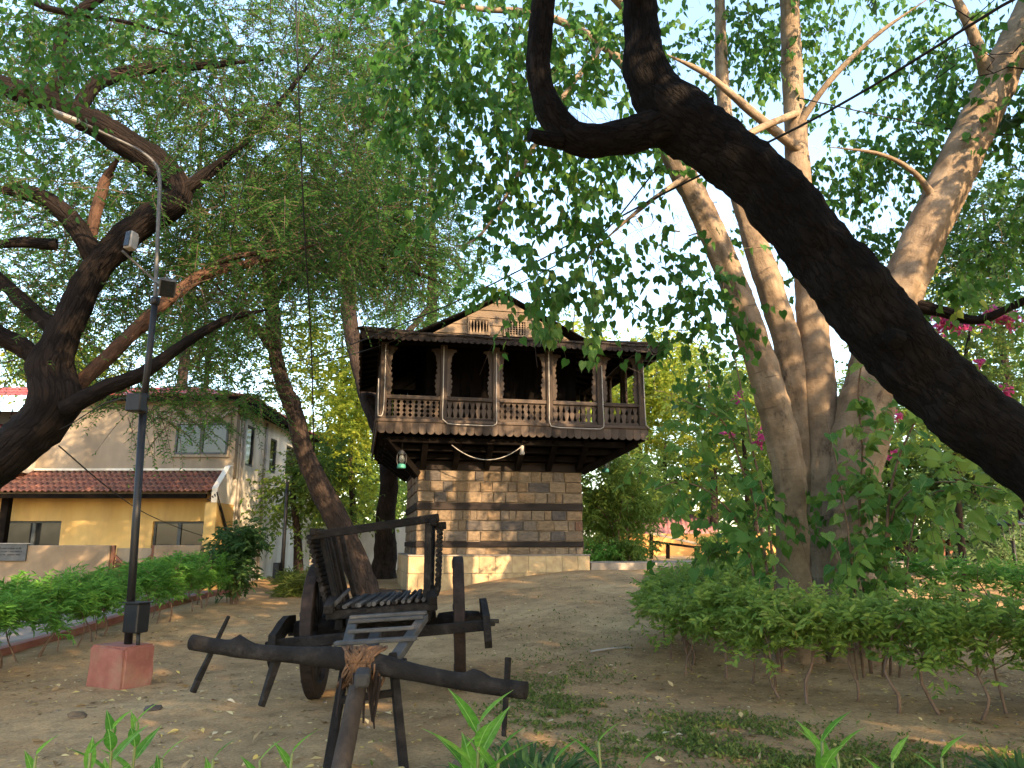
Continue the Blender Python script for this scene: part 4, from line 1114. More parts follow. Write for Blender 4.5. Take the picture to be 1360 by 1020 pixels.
# ---------------------------------------------------------------- yellow and cream house on the left
HX1, HX0, HY, HYB = -8.12, -19.0, 22.0, 31.0
house = empty('yellow_house', (HX1, HY, gz(HX1, HY)), 0, 'two storey house with yellow ground floor, cream upper wall and red roof', 'house')
hz = gz(HX1, HY)
hl = lambda x, y, z: (x - HX1, y - HY, z - hz)
def hbox(name, mat, x0, x1, y0, y1, z0, z1, parent=house, bev=0.0):
    a = hl(x0, y0, z0); b = hl(x1, y1, z1)
    return MB().box(a[0], b[0], a[1], b[1], a[2], b[2], bev=bev).build(name, M[mat], parent)
# front wall is pieced round the window openings
def wall_with_openings(name, mat, x0, x1, z0, z1, y0, y1, ops):
    m = MB(); ops = sorted(ops); x = x0
    def bx(a, b, c, d):
        if b - a > .001 and d - c > .001:
            p = hl(a, y0, c); q = hl(b, y1, d); m.box(p[0], q[0], p[1], q[1], p[2], q[2])
    for (a, b, c, d) in ops:
        bx(x, a, z0, z1); bx(a, b, z0, c); bx(a, b, d, z1); x = b
    bx(x, x1, z0, z1); return m.build(name, M[mat], house)
LW = [(-14.62, -12.95, .95, 2.25), (-10.32, -8.85, .95, 2.24)]
UW = [(-9.88, -8.34, 4.16, 5.10)]
wall_with_openings('lower_wall', 'yellow', HX0, HX1-.32, hz-.3, 3.50, HY, HY+.25, LW)
wall_with_openings('upper_wall', 'beige', -13.9, HX1, 3.502, 5.95, HY-.03, HY+.25, UW)
def window(x0, x1, z0, z1, y, n=2):
    m = MB(); w = .06
    def b(a, c, e, g):
        p = hl(a, y, e); q = hl(c, y+.09, g); m.box(p[0], q[0], p[1], q[1], p[2], q[2], bev=.006)
    b(x0, x0+w, z0, z1); b(x1-w, x1, z0, z1); b(x0+w+.001, x1-w-.001, z1-w, z1); b(x0+w+.001, x1-w-.001, z0, z0+w)
    xm = (x0+x1)/2; b(xm-.05, xm+.05, z0+w+.001, z1-w-.001)
    o = m.build('window', M['frame_grey'], house)
    for (a, c) in ((x0+w+.001, xm-.051), (xm+.051, x1-w-.001)):
        p = hl(a, y+.04, z0+w+.001); q = hl(c, y+.052, z1-w-.001)
        MB().box(p[0], q[0], p[1], q[1], p[2], q[2]).build('pane', M['glass'], o)
    return o
for w in LW: window(*w, HY+.09)
for w in UW: window(*w, HY-.06); hbox('window_sill', 'beige', w[0]-.08, w[1]+.08, HY-.09, HY-.032, w[2]-.08, w[2]-.002)
hbox('room_back', 'frame_grey', -18.9, HX1-.4, HY+2.0, HY+2.1, hz, 5.8)
hbox('window_item', 'offwhite', -9.3, -9.0, HY+.2, HY+.45, 4.30, 4.60); hbox('window_item', 'offwhite', -8.85, -8.65, HY+.2, HY+.45, 4.30, 4.62)
# side wall with windows
m = MB()
def sbx(y0, y1, z0, z1):
    p = hl(HX1-.25, y0, z0); q = hl(HX1+.0, y1, z1); m.box(p[0], q[0], p[1], q[1], p[2], q[2])
y = HY+.252
SW = [(22.9, 23.6, 3.95, 5.2), (25.2, 25.9, 3.95, 5.1), (27.0, 28.8, 4.0, 5.1)]
for (a, b, c, d) in SW:
    sbx(y, a, hz-.3, 5.6); sbx(a, b, hz-.3, c); sbx(a, b, d, 5.6); y = b
sbx(y, HYB, hz-.3, 5.6); m.build('side_wall', M['white'], house)
for (a, b, c, d) in SW:
    m = MB(); p = hl(HX1-.10, a, c); q = hl(HX1-.02, b, d)
    for (y0, y1, z0, z1) in ((p[1], p[1]+.06, p[2], q[2]), (q[1]-.06, q[1], p[2], q[2]), (p[1]+.061, q[1]-.061, q[2]-.06, q[2]), (p[1]+.061, q[1]-.061, p[2], p[2]+.06)): m.box(p[0], q[0], y0, y1, z0, z1)
    o = m.build('side_window', M['frame_grey'], house)
    MB().box(p[0]+.03, p[0]+.04, p[1]+.061, q[1]-.061, p[2]+.061, q[2]-.061).build('pane', M['glass'], o)
hbox('corner_pier', 'yellow', HX1-.318, HX1-.002, 20.95, HY+.24, hz-.3, 2.72)
# sloping white cheek of the awning
m = MB(); pr = [(20.93, 2.722), (22.0, 2.722), (22.0, 3.85), (21.75, 3.80), (20.93, 3.12)]
vs = [hl(HX1-.16, y, z) for y, z in pr] + [hl(HX1-.004, y, z) for y, z in pr]; n = len(pr)
m.add(vs, [tuple(range(n)), tuple(range(2*n-1, n-1, -1))] + [(i, i+n, (i+1) % n+n, (i+1) % n) for i in range(n)]); m.build('awning_cheek', M['white'], house)
# corrugated coverings
def corrugated(name, mat, A, B, C, D, pitch, amp, rows, parent=house, step=.02, th=.015):
    """A,B eave left/right; D,C top left/right; ridges run from eave to top"""
    A, B, C, D = map(Vector, (A, B, C, D)); L = (B-A).length; n = int(L/pitch*6)
    nrm = (B-A).cross(D-A).normalized(); nrm = nrm if nrm.z > 0 else -nrm
    V = []; F = []
    for r in range(rows):
        for (tt, up) in ((r/rows, step), ((r+1)/rows + .01, 0.0)):
            for i in range(n+1):
                s = i/n; p = (A.lerp(B, s)).lerp(D.lerp(C, s), tt)
                p = p + nrm*(amp*math.sin(2*math.pi*s*L/pitch) + up + .004*noise.noise(p*3))
                V.append(p[:])
        b = r*2*(n+1)
        for i in range(n): F.append((b+i, b+i+1, b+n+1+i+1, b+n+1+i))
    o = npmesh(name, np.array(V), np.array(F), M[mat], parent, smooth=True); o['kind'] = 'stuff'
    md = o.modifiers.new('thick', 'SOLIDIFY'); md.thickness = th; md.offset = -1
    return o
corrugated('awning_tiles', 'red_tile', hl(-15.5, 20.85, 3.02), hl(HX1-.17, 20.85, 3.02), hl(HX1-.17, 21.96, 3.66), hl(-15.5, 21.96, 3.66), .17, .03, 5)
hbox('awning_beam', 'wood_dark', -15.5, HX1-.325, 20.95, 21.05, 2.84, 2.96); hbox('awning_soffit', 'beige', -15.5, HX1-.325, 21.06, 21.98, 2.97, 3.0)
hbox('ledge', 'white', -13.9, HX1-.2, HY-.09, HY-.032, 3.69, 3.75)
corrugated('roof_sheets', 'red_sheet', hl(-19.5, 21.6, 5.86), hl(HX1+.45, 21.6, 5.86), hl(-11.5, 26.6, 7.12), hl(-19.5, 26.6, 7.12), .15, .02, 3)
corrugated('roof_sheets', 'red_sheet', hl(HX1+.45, 21.62, 5.86), hl(HX1+.45, 31.3, 5.7), hl(-11.5, 30.0, 7.0), hl(-11.5, 26.6, 7.10), .15, .02, 3)
hbox('fascia', 'wood_dark', -13.9, HX1+.44, 21.62, 21.68, 5.70, 5.83); hbox('fascia', 'wood_dark', HX1+.38, HX1+.44, 21.69, 31.2, 5.55, 5.80)
hbox('soffit', 'wood_dark', HX1+.01, HX1+.37, 21.7, 31.0, 5.60, 5.64)
for (x, y, z0, z1) in ((HX1+.05, 22.35, 1.0, 5.5), (HX1+.05, 22.55, 2.0, 5.5), (HX1+.05, 24.6, hz, 5.5)):
    MB().tube([hl(x, y, z0), hl(x, y, z1)], [.04, .04], 8).build('drain_pipe', M['offwhite'], house)
for k in range(5):
    a = Vector(hl(HX1-.25+.06*k, 20.9, 2.8+.05*k)); b = Vector(hl(HX1+.06, 22.2+.1*k, 1.2-.15*k))
    MB().tube([a, a.lerp(b, .35)+Vector((.12, -.1, .35-.1*k)), a.lerp(b, .7)+Vector((.1, 0, -.1)), b], [.018]*4, 6, step=.1).build('cable', M['cable'], house)
for k in range(3):
    a = Vector(hl(-10.8+k*.4, 21.85, 5.45)); b = Vector(hl(HX1+.1, 21.9, 5.55))
    MB().tube([a.lerp(b, t) + Vector((0, 0, -.45*4*t*(1-t)*(1-.25*k))) for t in np.linspace(0, 1, 9)], [.014]*9, 5).build('cable', M['pvc'], house)
# lower block at the far left
annex = empty('annex', (-16.5, 21.5, gz(-16.5, 21.5)), 0, 'low annex with pale wall and red sheet roof beside the yellow house', 'building')
al = lambda x, y, z: (x+16.5, y-21.5, z-gz(-16.5, 21.5))
def abox(name, mat, x0, x1, y0, y1, z0, z1):
    a = al(x0, y0, z0); b = al(x1, y1, z1); MB().box(a[0], b[0], a[1], b[1], a[2], b[2]).build(name, M[mat], annex)
abox('wall', 'white', -19.0, -13.95, 21.3, 25.9, 3.6, 4.4); abox('fascia', 'galv', -19.2, -13.92, 20.7, 20.8, 4.28, 4.42)
abox('post', 'wood_dark', -18.9, -18.7, 21.31, 21.5, 0, 3.58); abox('post', 'wood_dark', -14.3, -14.1, 21.31, 21.5, 0, 3.58)
corrugated('roof_sheets', 'red_sheet', al(-19.2, 20.7, 4.45), al(-13.92, 20.7, 4.45), al(-13.92, 23.6, 5.3), al(-19.2, 23.6, 5.3), .15, .02, 2, annex)

# boundary wall in front of the house
BWY = 19.2
def bwall(x0, x1, lab, z1=1.57):
    z0 = gz(x0, BWY) - .3
    o = MB().box(x0, x1, BWY, BWY+.22, z0, z1, bev=.02).build('boundary_wall', M['wallbrown'])
    return tag(o, lab, 'wall', 'brown plastered walls before the yellow house')
bw = bwall(-18, -10.02, 'long brown plastered wall with a grey plaque before the yellow house')
bwall(-8.92, -7.75, 'short brown plastered wall beside the wooden lattice gate')
gate = empty('lattice_gate', (-9.47, BWY+.1, gz(-9.47, BWY)), 0, 'brown wooden lattice gate with scooped top between plastered walls', 'gate')
g0 = gz(-9.47, BWY)
for s in (-1, 1): MB().box(s*.50-.04, s*.50+.04, -.04, .04, 0, 1.57-g0, bev=.006).build('gate_post', M['lattice'], gate)
def top(x): return .95 + .25*(abs(x)/.46)**2 - g0*.0 - .25
for d in (1, -1):
    for k in np.arange(-1.6, 1.61, .105):
        # slat along x = k + d*z, clipped to the scooped frame
        pts = [(k + d*z, z) for z in np.linspace(.08, 1.2, 40) if abs(k + d*z) < .455 and z < top(k + d*z)]
        if len(pts) > 2: MB().bar((pts[0][0], .012*d, pts[0][1]), (pts[-1][0], .012*d, pts[-1][1]), .02, .035, up=(0, 1, 0), bev=.002).build('lattice_slat', M['lattice'], gate)
tp = [(x, 0, top(x)) for x in np.linspace(-.455, .455, 12)]
m = MB()
for a, b in zip(tp[:-1], tp[1:]): m.bar(a, b, .06, .05, bev=.003)
m.build('top_rail', M['lattice'], gate); MB().box(-.455, .455, -.03, .03, .03, .09).build('bottom_rail', M['lattice'], gate)
MB().box(-.455, .455, .06, .07, .10, 1.5-g0).build('back_board', M['beige'], gate)
# plaque with weathered lines of lettering
pq = empty('plaque', P(3, 745, BWY-.03), 0, 'grey notice plaque with worn dark lettering on the brown wall', 'sign')
s = px(BWY, 735)
MB().box(-36*s, 31*s, -.03, .025, 0, 22*s, bev=.006).build('board', M['plaque'], pq); MB().box(-36*s, 36*s, -.06, .02, 22.2*s, 23.2*s).build('top_edge', M['offwhite'], pq)
rq = random.Random(4)
for (zz, h, x0, x1) in ((16.5, 2.4, 2, 24), (12.3, 1.5, -2, 25), (8.2, 1.8, -8, 25)):
    x = x0 - 22 if zz > 0 else x0
    m = MB()
    while x < x1:
        w = rq.uniform(.5, 1.0)
        if rq.random() > .16:
            for q in range(2): m.box((x)*s, (x+w*.35)*s, -.034, -.0305, (zz-h/2)*s, (zz+h/2*rq.uniform(.2, 1))*s); x += w*.5
            m.box((x-w)*s, (x)*s, -.0345, -.031, (zz+h*.1)*s, (zz+h*.28)*s)
        else: x += .9
        x += w*.3
    m.build('lettering', M['ink'], pq)['kind'] = 'stuff'

# far compound wall, orange wall and pink roof, wooden rails
o = MB().box(-8.0, -.5, 31.0, 31.25, .2, 2.3, bev=.02).build('compound_wall', M['white']); tag(o, 'stained pale compound wall behind the tree trunks', 'wall')
ow = MB().box(4.2, 10.5, 30.0, 30.25, .3, 2.0, bev=.02).build('orange_wall', M['orange']); tag(ow, 'low orange plastered wall beyond the path', 'wall')
pr_ = empty('pink_shed', (7.2, 33.0, gz(7, 33)), 0, 'small shed with pink sheet roof behind the orange wall', 'shed')
MB().box(-1.6, 1.8, .3, 2.3, -.2, .9).build('wall', M['orange'], pr_); g = gz(7, 33)
corrugated('roof_sheets', 'pink_sheet', (-1.9, -.2, 2.0-g), (1.6, -.2, 2.0-g), (2.2, 2.3, 3.0-g), (-1.6, 2.3, 2.7-g), .2, .02, 1, pr_)
fc = empty('rail_fence', P(868, 742, 26.5), 0, 'broken wooden rail fence in front of the orange wall', 'fence')
b0 = P(868, 742, 26.5); fr = lambda u, v, D=26.5: P(u, v, D) - b0
for (u, vt) in ((865, 705), (887, 722), (925, 725)): MB().bar(fr(u, 748), fr(u, vt), .12, .12).build('fence_post', M['wood_dark'], fc)
MB().bar(fr(864, 708, 26.4), fr(925, 722, 26.4), .06, .08).build('rail', M['concrete'], fc); MB().bar(fr(864, 719, 26.4), fr(925, 727, 26.4), .06, .08).build('rail', M['wood_dark'], fc)
sh = empty('garden_shed', P(1250, 745, 24.0), 0, 'low dark shed with lattice panel and leaning slats under a rough roof', 'shed')
b1 = P(1250, 745, 24.0); q_ = lambda u, v, D=24.0: P(u, v, D) - b1
MB().bar(q_(1195, 722, 24), q_(1195, 705, 24), .3, .3).build('post', M['wood_dark'], sh)
MB().bar(q_(1205, 714, 24.2), q_(1320, 710, 24.2), 1.8, .10).build('roof', M['slate'], sh)
for u in (1235, 1248, 1252, 1262, 1300, 1318): MB().bar(q_(u, 760, 24.0), q_(u, 712, 24.0), .12, .1).build('post', M['lattice'], sh)
for k in range(8):
    MB().bar(q_(1212+k*3, 760, 23.7), q_(1205+k*3.2, 722, 23.9), .05, .03).build('leaning_slat', M['post_wood'], sh)
for d in (-1, 1):
    for k in range(7): MB().bar(q_(1236 + (0 if d > 0 else 12), 720+k*5, 23.9+.02*d), q_(1236 + (12 if d > 0 else 0), 726+k*5, 23.9+.02*d), .02, .03).build('lattice_slat', M['offwhite'], sh)
MB().bar(q_(1205, 760, 24.6), q_(1322, 760, 24.6), .1, 2.0).build('back_wall', M['wood_dark'], sh)
gl = empty('garden_lamp', (0, 0, 0), 0, 'black garden lamp at the edge of the far shrubs', 'lamp post')
gb = P(1352, 770, 16.0); gb.z = gh(gb.x, gb.y); gl.location = gb
ht = P(1352, 697, 16.0).z - gb.z
MB().tube([(0, 0, -.05), (0, 0, ht-.32)], [.04, .035], 8).build('pole', M['black_metal'], gl)
for (x, y) in ((-.12, -.12), (.12, -.12), (.12, .12), (-.12, .12)): MB().bar((x*.8, y*.8, ht-.32), (x, y, ht-.02), .02, .02).build('cage_bar', M['galv'], gl)
MB().lathe([(.30, ht-.02), (.24, ht+.04), (.05, ht+.12)], 12).build('cap', M['black_metal'], gl)
# dark service pole by the house
sp = empty('service_pole', (0, 0, 0), 0, 'thin dark service pole with small box near the white side wall', 'pole')
sb_ = P(375, 752, 20.5); sb_.z = gh(sb_.x, sb_.y); sp.location = sb_
MB().tube([(0, 0, -.1), (0, 0, P(375, 640, 20.5).z - sb_.z)], [.06, .045], 8).build('pole', M['black_metal'], sp); MB().box(-.22, -.06, -.1, .06, .35, .75, bev=.01).build('switch_box', M['black_metal'], sp)

# overhead cables
def cable(name, pts, r, lab, grp=None):
    o = MB().tube([Vector(p) for p in pts], [r]*len(pts), 6, step=.4).build(name, M['cable']); return tag(o, lab, 'cable', grp)
cable('overhead_cable', [P(1420, -40, 5.0), P(1330, 8, 5.3), P(1100, 148, 7.0), P(880, 258, 9.2), P(700, 354, 12.0), P(560, 420, 15.0), P(400, 478, 19.0), P(200, 520, 24.0)], .014, 'thick black cable slanting across in front of the dark branch')
cable('overhead_cable', [P(880, 215, 9.0), P(790, 320, 11.0), P(700, 372, 13.0), P(600, 420, 16.0), P(470, 470, 19.0), P(320, 503, 23.0)], .012, 'thin black cable dipping past the gable of the timber house')
cable('overhead_cable', [P(392, -40, 8.0), P(396, 100, 8.3), P(404, 300, 9.0), P(413, 450, 10.0), P(417, 600, 11.0)], .011, 'black cable hanging straight down before the feathery trees')
cable('overhead_cable', [P(395, -30, 9.0), P(370, 90, 9.4), P(330, 220, 10.0), P(305, 320, 10.4)], .006, 'thin slanting wire among the feathery twigs')
cable('overhead_cable', [P(1060, 130, 10.0), P(1200, 160, 10.3), P(1290, 175, 10.5), P(1400, 182, 10.8)], .010, 'thin cable tied to the pale leaning trunk')
cable('overhead_cable', [P(-20, 595, 11.0), P(70, 575, 10.6), P(140, 535, 10.0), P(175, 528, 9.4)], .007, 'thin wire from the lamp post to the leaning dark trunk')
cable('overhead_cable', [P(78, 592, 10.6), P(140, 645, 13.0), P(190, 680, 17.0), P(240, 702, 21.0), P(280, 715, 21.9)], .010, 'black wire dropping from the dark trunk to the yellow house')
# ---------------------------------------------------------------- trees
def limb(parent, name, pts, mat, sides=14, rough=.1, nscale=3.0, step=.09, fluting=0.0):
    """pts: (u, v, D, radius in photo pixels) or (Vector, radius in metres)"""
    c = []; r = []
    for p in pts:
        if len(p) == 4: q = P(p[0], p[1], p[2]); c.append(q); r.append(p[3]*px(p[2], p[1]))
        else: c.append(Vector(p[0])); r.append(p[1])
    if name == 'limb': r[-1] *= .4
    base = parent.location
    m = MB(); m.tube([q - base for q in c], r, sides, rough, nscale, step=step, fluting=fluting)
    m.build(name, mat, parent)
    a, b = resample(c, r, .3)
    return [np.array(x) for x in a], b
def crown_leaves(parent, name, tpl, C, Rr, per, L, nl, droop, length, width, mat, twig_r, hang=0.0, spread=1.0, rng=RNG, twigs=True, twig_mat='twig', upbias=0.0, clump=None, ck=1.0):
    pos, td, sd, PL = sprigs(C, Rr, per, L, nl, droop, rng, upbias=upbias)
    f = lumps(pos, ck)
    if clump is not None:                      # leaves gather in masses with gaps of bare twigs between
        k = f + .25*rng.normal(size=len(pos)) > clump; pos, td, sd, f = pos[k], td[k], sd[k], f[k]
    n = len(pos)
    ax = unit(td*.45 + sd*spread*.8 + .35*rdir(n, rng)); ax = unit(ax*(1-hang) + np.array([0, 0, -1.0])*hang + .15*rdir(n, rng))
    nr = unit(np.cross(ax, rdir(n, rng)) + np.array([0, 0, .9]))
    ln = length*(.7 + .55*rng.random(n))
    base = np.array(parent.location)
    o = leaf_mesh(name, tpl, pos - base, ax, nr, ln, ln*width/length, mat, parent, rnd=np.clip(.62*rng.random(n) + .19*(f + 1), 0, 1)); o['kind'] = 'stuff'
    if twigs:
        t = strands('twigs', PL - base, twig_r, M[twig_mat], parent); t['kind'] = 'stuff'
    return o

# --- dark tree leaning in from the right
b = Vector((7.6, 5.0, gh(7.6, 5.0)))
dk = empty('leaning_dark_tree', b, 0, 'black barked tree leaning across with a forked upcurved limb', 'tree')
S = []; SR = []
def add(x): S.extend(x[0]); SR.extend(x[1])
add(limb(dk, 'trunk', [(b + Vector((.1, 0, -.2)), .50), (b + Vector((-.35, .05, .55)), .40), (P(1560, 745, 5.2), .31), (P(1460, 678, 5.3), .28), (1362, 606, 5.4, 46), (1240, 508, 5.5, 49), (1155, 415, 5.5, 47), (1075, 315, 5.5, 42), (990, 222, 5.5, 41), (905, 160, 5.5, 42), (862, 105, 5.5, 30), (852, 40, 5.5, 23), (848, -60, 5.4, 21), (P(850, -260, 5.2), .12), (P(900, -500, 4.8), .09), (P(960, -900, 4.2), .05)], M['bark_dark'], 40, .15, 4.2, .035))
add(limb(dk, 'limb', [(905, 165, 5.5, 28), (860, 174, 5.45, 25), (805, 186, 5.4, 21), (762, 182, 5.35, 21), (733, 150, 5.3, 19), (716, 100, 5.25, 16), (718, 40, 5.2, 16), (724, -60, 5.1, 15), (P(730, -300, 4.8), .08), (P(640, -600, 4.3), .05)], M['bark_dark'], 28, .15, 5, .035))
limb(dk, 'stub', [(745, 186, 5.3, 12), (722, 184, 5.25, 10), (704, 178, 5.2, 9)], M['bark_dark'], 9, .2, 9, .03)
limb(dk, 'stub', [(935, 170, 5.5, 12), (943, 150, 5.45, 8), (945, 130, 5.42, 3)], M['bark_dark'], 8, .2, 9, .03)
limb(dk, 'stub', [(1190, 452, 5.2, 14), (1180, 445, 5.15, 11)], M['bark_dark'], 9, .2, 9, .03)
add(limb(dk, 'limb', [(P(1460, 678, 5.3), .22), (Vector((5.6, 5.4, 3.2)), .18), (Vector((6.0, 5.0, 5.0)), .14), (Vector((5.5, 4.0, 7.0)), .09), (Vector((4.5, 3.0, 8.5)), .05)], M['bark_dark'], 14, .12, 3, .1))
rngd = np.random.default_rng(21)
C = ball((3.5, 2.0, 8.2), (5.2, 4.8, 2.2), 150, rngd) + ball((7.0, 0.5, 6.0), (2.8, 3.5, 1.8), 70, rngd) + ball((-.5, 1.5, 9.0), (3.6, 4.0, 2.0), 100, rngd)  # last ball widens the unseen crown, added to shade the feathery tree
branch_obj('branches', connect(S, SR, C, rngd), M['bark_dark'], dk)
crown_leaves(dk, 'crown', T_SMALL, C, .75, 6, .7, 14, .25, .17, .11, M['leaf_dark'], .005, .3, rng=rngd)

# --- large feathery tree on the left
b = Vector((-9.2, 10.5, gh(-9.2, 10.5)))
lt = empty('feathery_tree', b, 0, 'massive dark leaning tree with twisted limbs and fine feathery leaves behind the lamp post', 'tree')
S = []; SR = []
D = 10.6
add(limb(lt, 'trunk', [(b + Vector((-.1, 0, -.3)), .62), (b + Vector((.5, 0, .9)), .52), (-45, 645, 10.6, 32.7), (25, 588, D, 30.1), (72, 538, D, 31.0), (68, 488, D, 28.4), (90, 432, D, 20.6), (130, 354, D, 18.1), (190, 296, D, 18.9), (232, 270, D, 18.1), (236, 246, D, 16.3), (205, 215, D-.1, 18.9), (160, 184, D-.3, 18.9), (100, 152, D-.6, 17.2), (45, 128, D-.9, 15.5), (-30, 100, D-1.2, 12.9), (-120, 40, D-1.4, 12.0)], M['bark_left'], 26, .16, 3.2, .06))
add(limb(lt, 'limb', [(80, 500, D, 15.5), (40, 468, D-.1, 12.9), (-10, 440, D-.3, 12.0), (-90, 400, D-.6, 9.5)], M['bark_left'], 14, .14, 4))
add(limb(lt, 'limb', [(128, 352, D, 13.8), (112, 318, D-.1, 12.9), (85, 282, D-.2, 12.0), (45, 258, D-.3, 11.2), (-20, 250, D-.5, 9.5)], M['bark_left'], 12, .14, 5))
add(limb(lt, 'limb', [(88, 448, D, 12.0), (40, 410, D, 10.3), (0, 372, D, 8.6), (-60, 320, D, 6.9)], M['bark_left'], 10, .14, 5))
add(limb(lt, 'limb', [(75, 325, D-.3, 7.7), (30, 322, D-.4, 7.7), (-30, 328, D-.5, 7.7)], M['bark_left'], 10, .14, 5))
add(limb(lt, 'limb', [(118, 330, D+.1, 7.7), (128, 280, D+.1, 7.7), (140, 240, D+.1, 6.9), (156, 212, D+.05, 6.9)], M['bark_red'], 10, .1, 6))
add(limb(lt, 'limb', [(85, 545, D-.2, 12.0), (130, 520, D-.2, 11.2), (190, 495, D-.1, 9.5), (240, 460, D+.1, 6.9), (300, 425, D+.4, 5.2), (360, 410, D+.8, 3.4)], M['bark_left'], 10, .14, 5))
add(limb(lt, 'limb', [(95, 520, D+.4, 10.3), (150, 468, D+.5, 9.5), (215, 405, D+.7, 8.6), (270, 366, D+.9, 7.7), (330, 350, D+1.2, 6.0), (420, 325, D+1.6, 3.4)], M['bark_red'], 10, .12, 5))
add(limb(lt, 'limb', [(188, 440, D+.6, 5.2), (235, 385, D+.8, 5.2), (300, 345, D+1.1, 4.3), (380, 330, D+1.4, 2.6)], M['bark_red'], 8, .12, 5))
add(limb(lt, 'limb', [(232, 262, D, 11.2), (262, 238, D, 6.9), (290, 215, D+.2, 3.4), (330, 190, D+.4, 2.6)], M['bark_left'], 9, .14, 6))
add(limb(lt, 'limb', [(100, 152, D-.6, 10.3), (130, 110, D-.4, 9.5), (190, 92, D-.1, 7.7), (260, 88, D+.2, 5.2), (350, 80, D+.6, 3.4)], M['bark_left'], 9, .14, 6))
add(limb(lt, 'limb', [(60, 132, D-.8, 9.5), (85, 95, D-.9, 8.6), (80, 60, D-1.0, 8.6), (100, 20, D-1.1, 7.7), (180, -30, D-1.2, 5.2)], M['bark_left'], 9, .14, 6))
add(limb(lt, 'limb', [(200, 290, D+.1, 6.9), (280, 230, D+.8, 5.2), (360, 150, D+1.6, 4.3), (430, 60, D+2.4, 3.4)], M['bark_left'], 8, .14, 6))
rngl = np.random.default_rng(33)
C = (ell(130, 120, 210, 150, 10.2, 13.5, 95, rngl) + ell(350, 160, 190, 190, 10.5, 14.5, 110, rngl) + ell(120, 380, 190, 110, 10.9, 13.5, 56, rngl) +
     ell(330, 320, 160, 110, 11.0, 14.5, 70, rngl) + ell(460, 60, 110, 100, 12.0, 15.5, 36, rngl) + ell(250, 525, 100, 22, 12, 15, 20, rngl) + ell(-80, 200, 90, 240, 9, 12, 24, rngl) + ell(250, -120, 350, 90, 8.5, 14.0, 60, rngl))
LT_BR = connect(S, SR, C, rngl, rmin=.016, rmax=.075, wig=.2)
branch_obj('branches', LT_BR, M['bark_left'], lt)
crown_leaves(lt, 'crown', T_SMALL, C, .42, 10, .80, 34, .28, .074, .027, M['leaf_fine'], .008, .15, 1.2, rng=rngl, clump=-.48, ck=1.5)

# --- thin tree between house and tower
b = P(487, 757, 17.2); b.z = gh(b.x, b.y)
tt = empty('crooked_tree', b, 0, 'slender crooked tree with bare bending trunk beside the cart', 'tree')
S = []; SR = []
D = 17.2
add(limb(tt, 'trunk', [(b + Vector((.1, 0, -.25)), .42), (b + Vector((0, 0, .25)), .30), (455, 705, D, 16), (428, 655, D, 15), (404, 600, D, 12.5), (393, 555, D, 11.5), (376, 510, D, 10), (366, 470, D, 9), (362, 420, D, 10), (358, 370, D, 9), (350, 300, D, 7), (330, 220, D, 5)], M['bark_thin'], 18, .14, 3, .1))
add(limb(tt, 'limb', [(393, 560, D, 8), (392, 535, D, 8), (388, 520, D, 7)], M['bark_thin'], 9, .14, 5))
add(limb(tt, 'limb', [(366, 470, D, 7), (345, 440, D-.2, 6), (320, 420, D-.4, 5), (280, 370, D-.8, 3)], M['bark_thin'], 9, .14, 5))
add(limb(tt, 'limb', [(360, 400, D, 7), (400, 360, D+.2, 6), (440, 335, D+.4, 5), (520, 320, D+.8, 4), (590, 330, D+1.2, 2)], M['bark_thin'], 9, .14, 5))
add(limb(tt, 'limb', [(358, 370, D, 6), (345, 340, D, 6), (320, 320, D, 5), (270, 290, D, 3)], M['bark_thin'], 9, .14, 5))
add(limb(tt, 'limb', [(410, 355, D+.2, 5), (470, 350, D+.6, 4), (540, 360, D+1.0, 3), (600, 380, D+1.3, 2)], M['bark_thin'], 9, .14, 5))
rngt = np.random.default_rng(44)
C = (ell(470, 270, 150, 90, 15.5, 19.5, 95, rngt) + ell(500, 320, 80, 50, 16.0, 18.6, 40, rngt) + ell(330, 300, 130, 90, 15.5, 18.5, 60, rngt) +
     ell(270, 430, 110, 60, 15.5, 18, 26, rngt) + ell(480, 150, 110, 90, 16, 19, 36, rngt))
branch_obj('branches', connect(S, SR, C, rngt, rmin=.022, rmax=.08, wig=.2), M['bark_thin'], tt)
crown_leaves(tt, 'crown', T_SMALL, C, .62, 11, 1.1, 30, .3, .10, .036, M['leaf_fine'], .011, .15, 1.2, rng=rngt, clump=-.45, ck=1.0)

# --- tree standing close behind the tower
b = P(508, 752, 25.5); b.z = gh(b.x, b.y)
t3 = empty('reddish_trunk_tree', b, 0, 'straight reddish brown trunk rising behind the balcony of the timber house', 'tree')
S = []; SR = []; D = 25.5
add(limb(t3, 'trunk', [(b + Vector((0, 0, -.3)), .50), (512, 735, D, 15), (512, 690, D, 13), (517, 640, D, 12), (512, 590, D, 12), (490, 530, D, 12), (474, 470, D, 11), (463, 410, D, 10), (470, 340, D, 7), (480, 260, D, 5)], M['bark_thin'], 14, .12, 2.5, .15))
add(limb(t3, 'limb', [(490, 530, D, 6), (520, 470, D+.5, 5), (560, 420, D+1, 4), (600, 370, D+1.5, 3)], M['bark_thin'], 8, .1, 4))
rng3 = np.random.default_rng(45)
C = ell(480, 300, 120, 80, 24, 28, 40, rng3) + ell(570, 380, 70, 60, 24.5, 28, 34, rng3)
branch_obj('branches', connect(S, SR, C, rng3, rmin=.012), M['bark_thin'], t3)
crown_leaves(t3, 'crown', T_SMALL, C, 1.1, 8, 1.2, 22, .2, .15, .055, M['leaf_fine'], .008, .15, 1.1, rng=rng3)

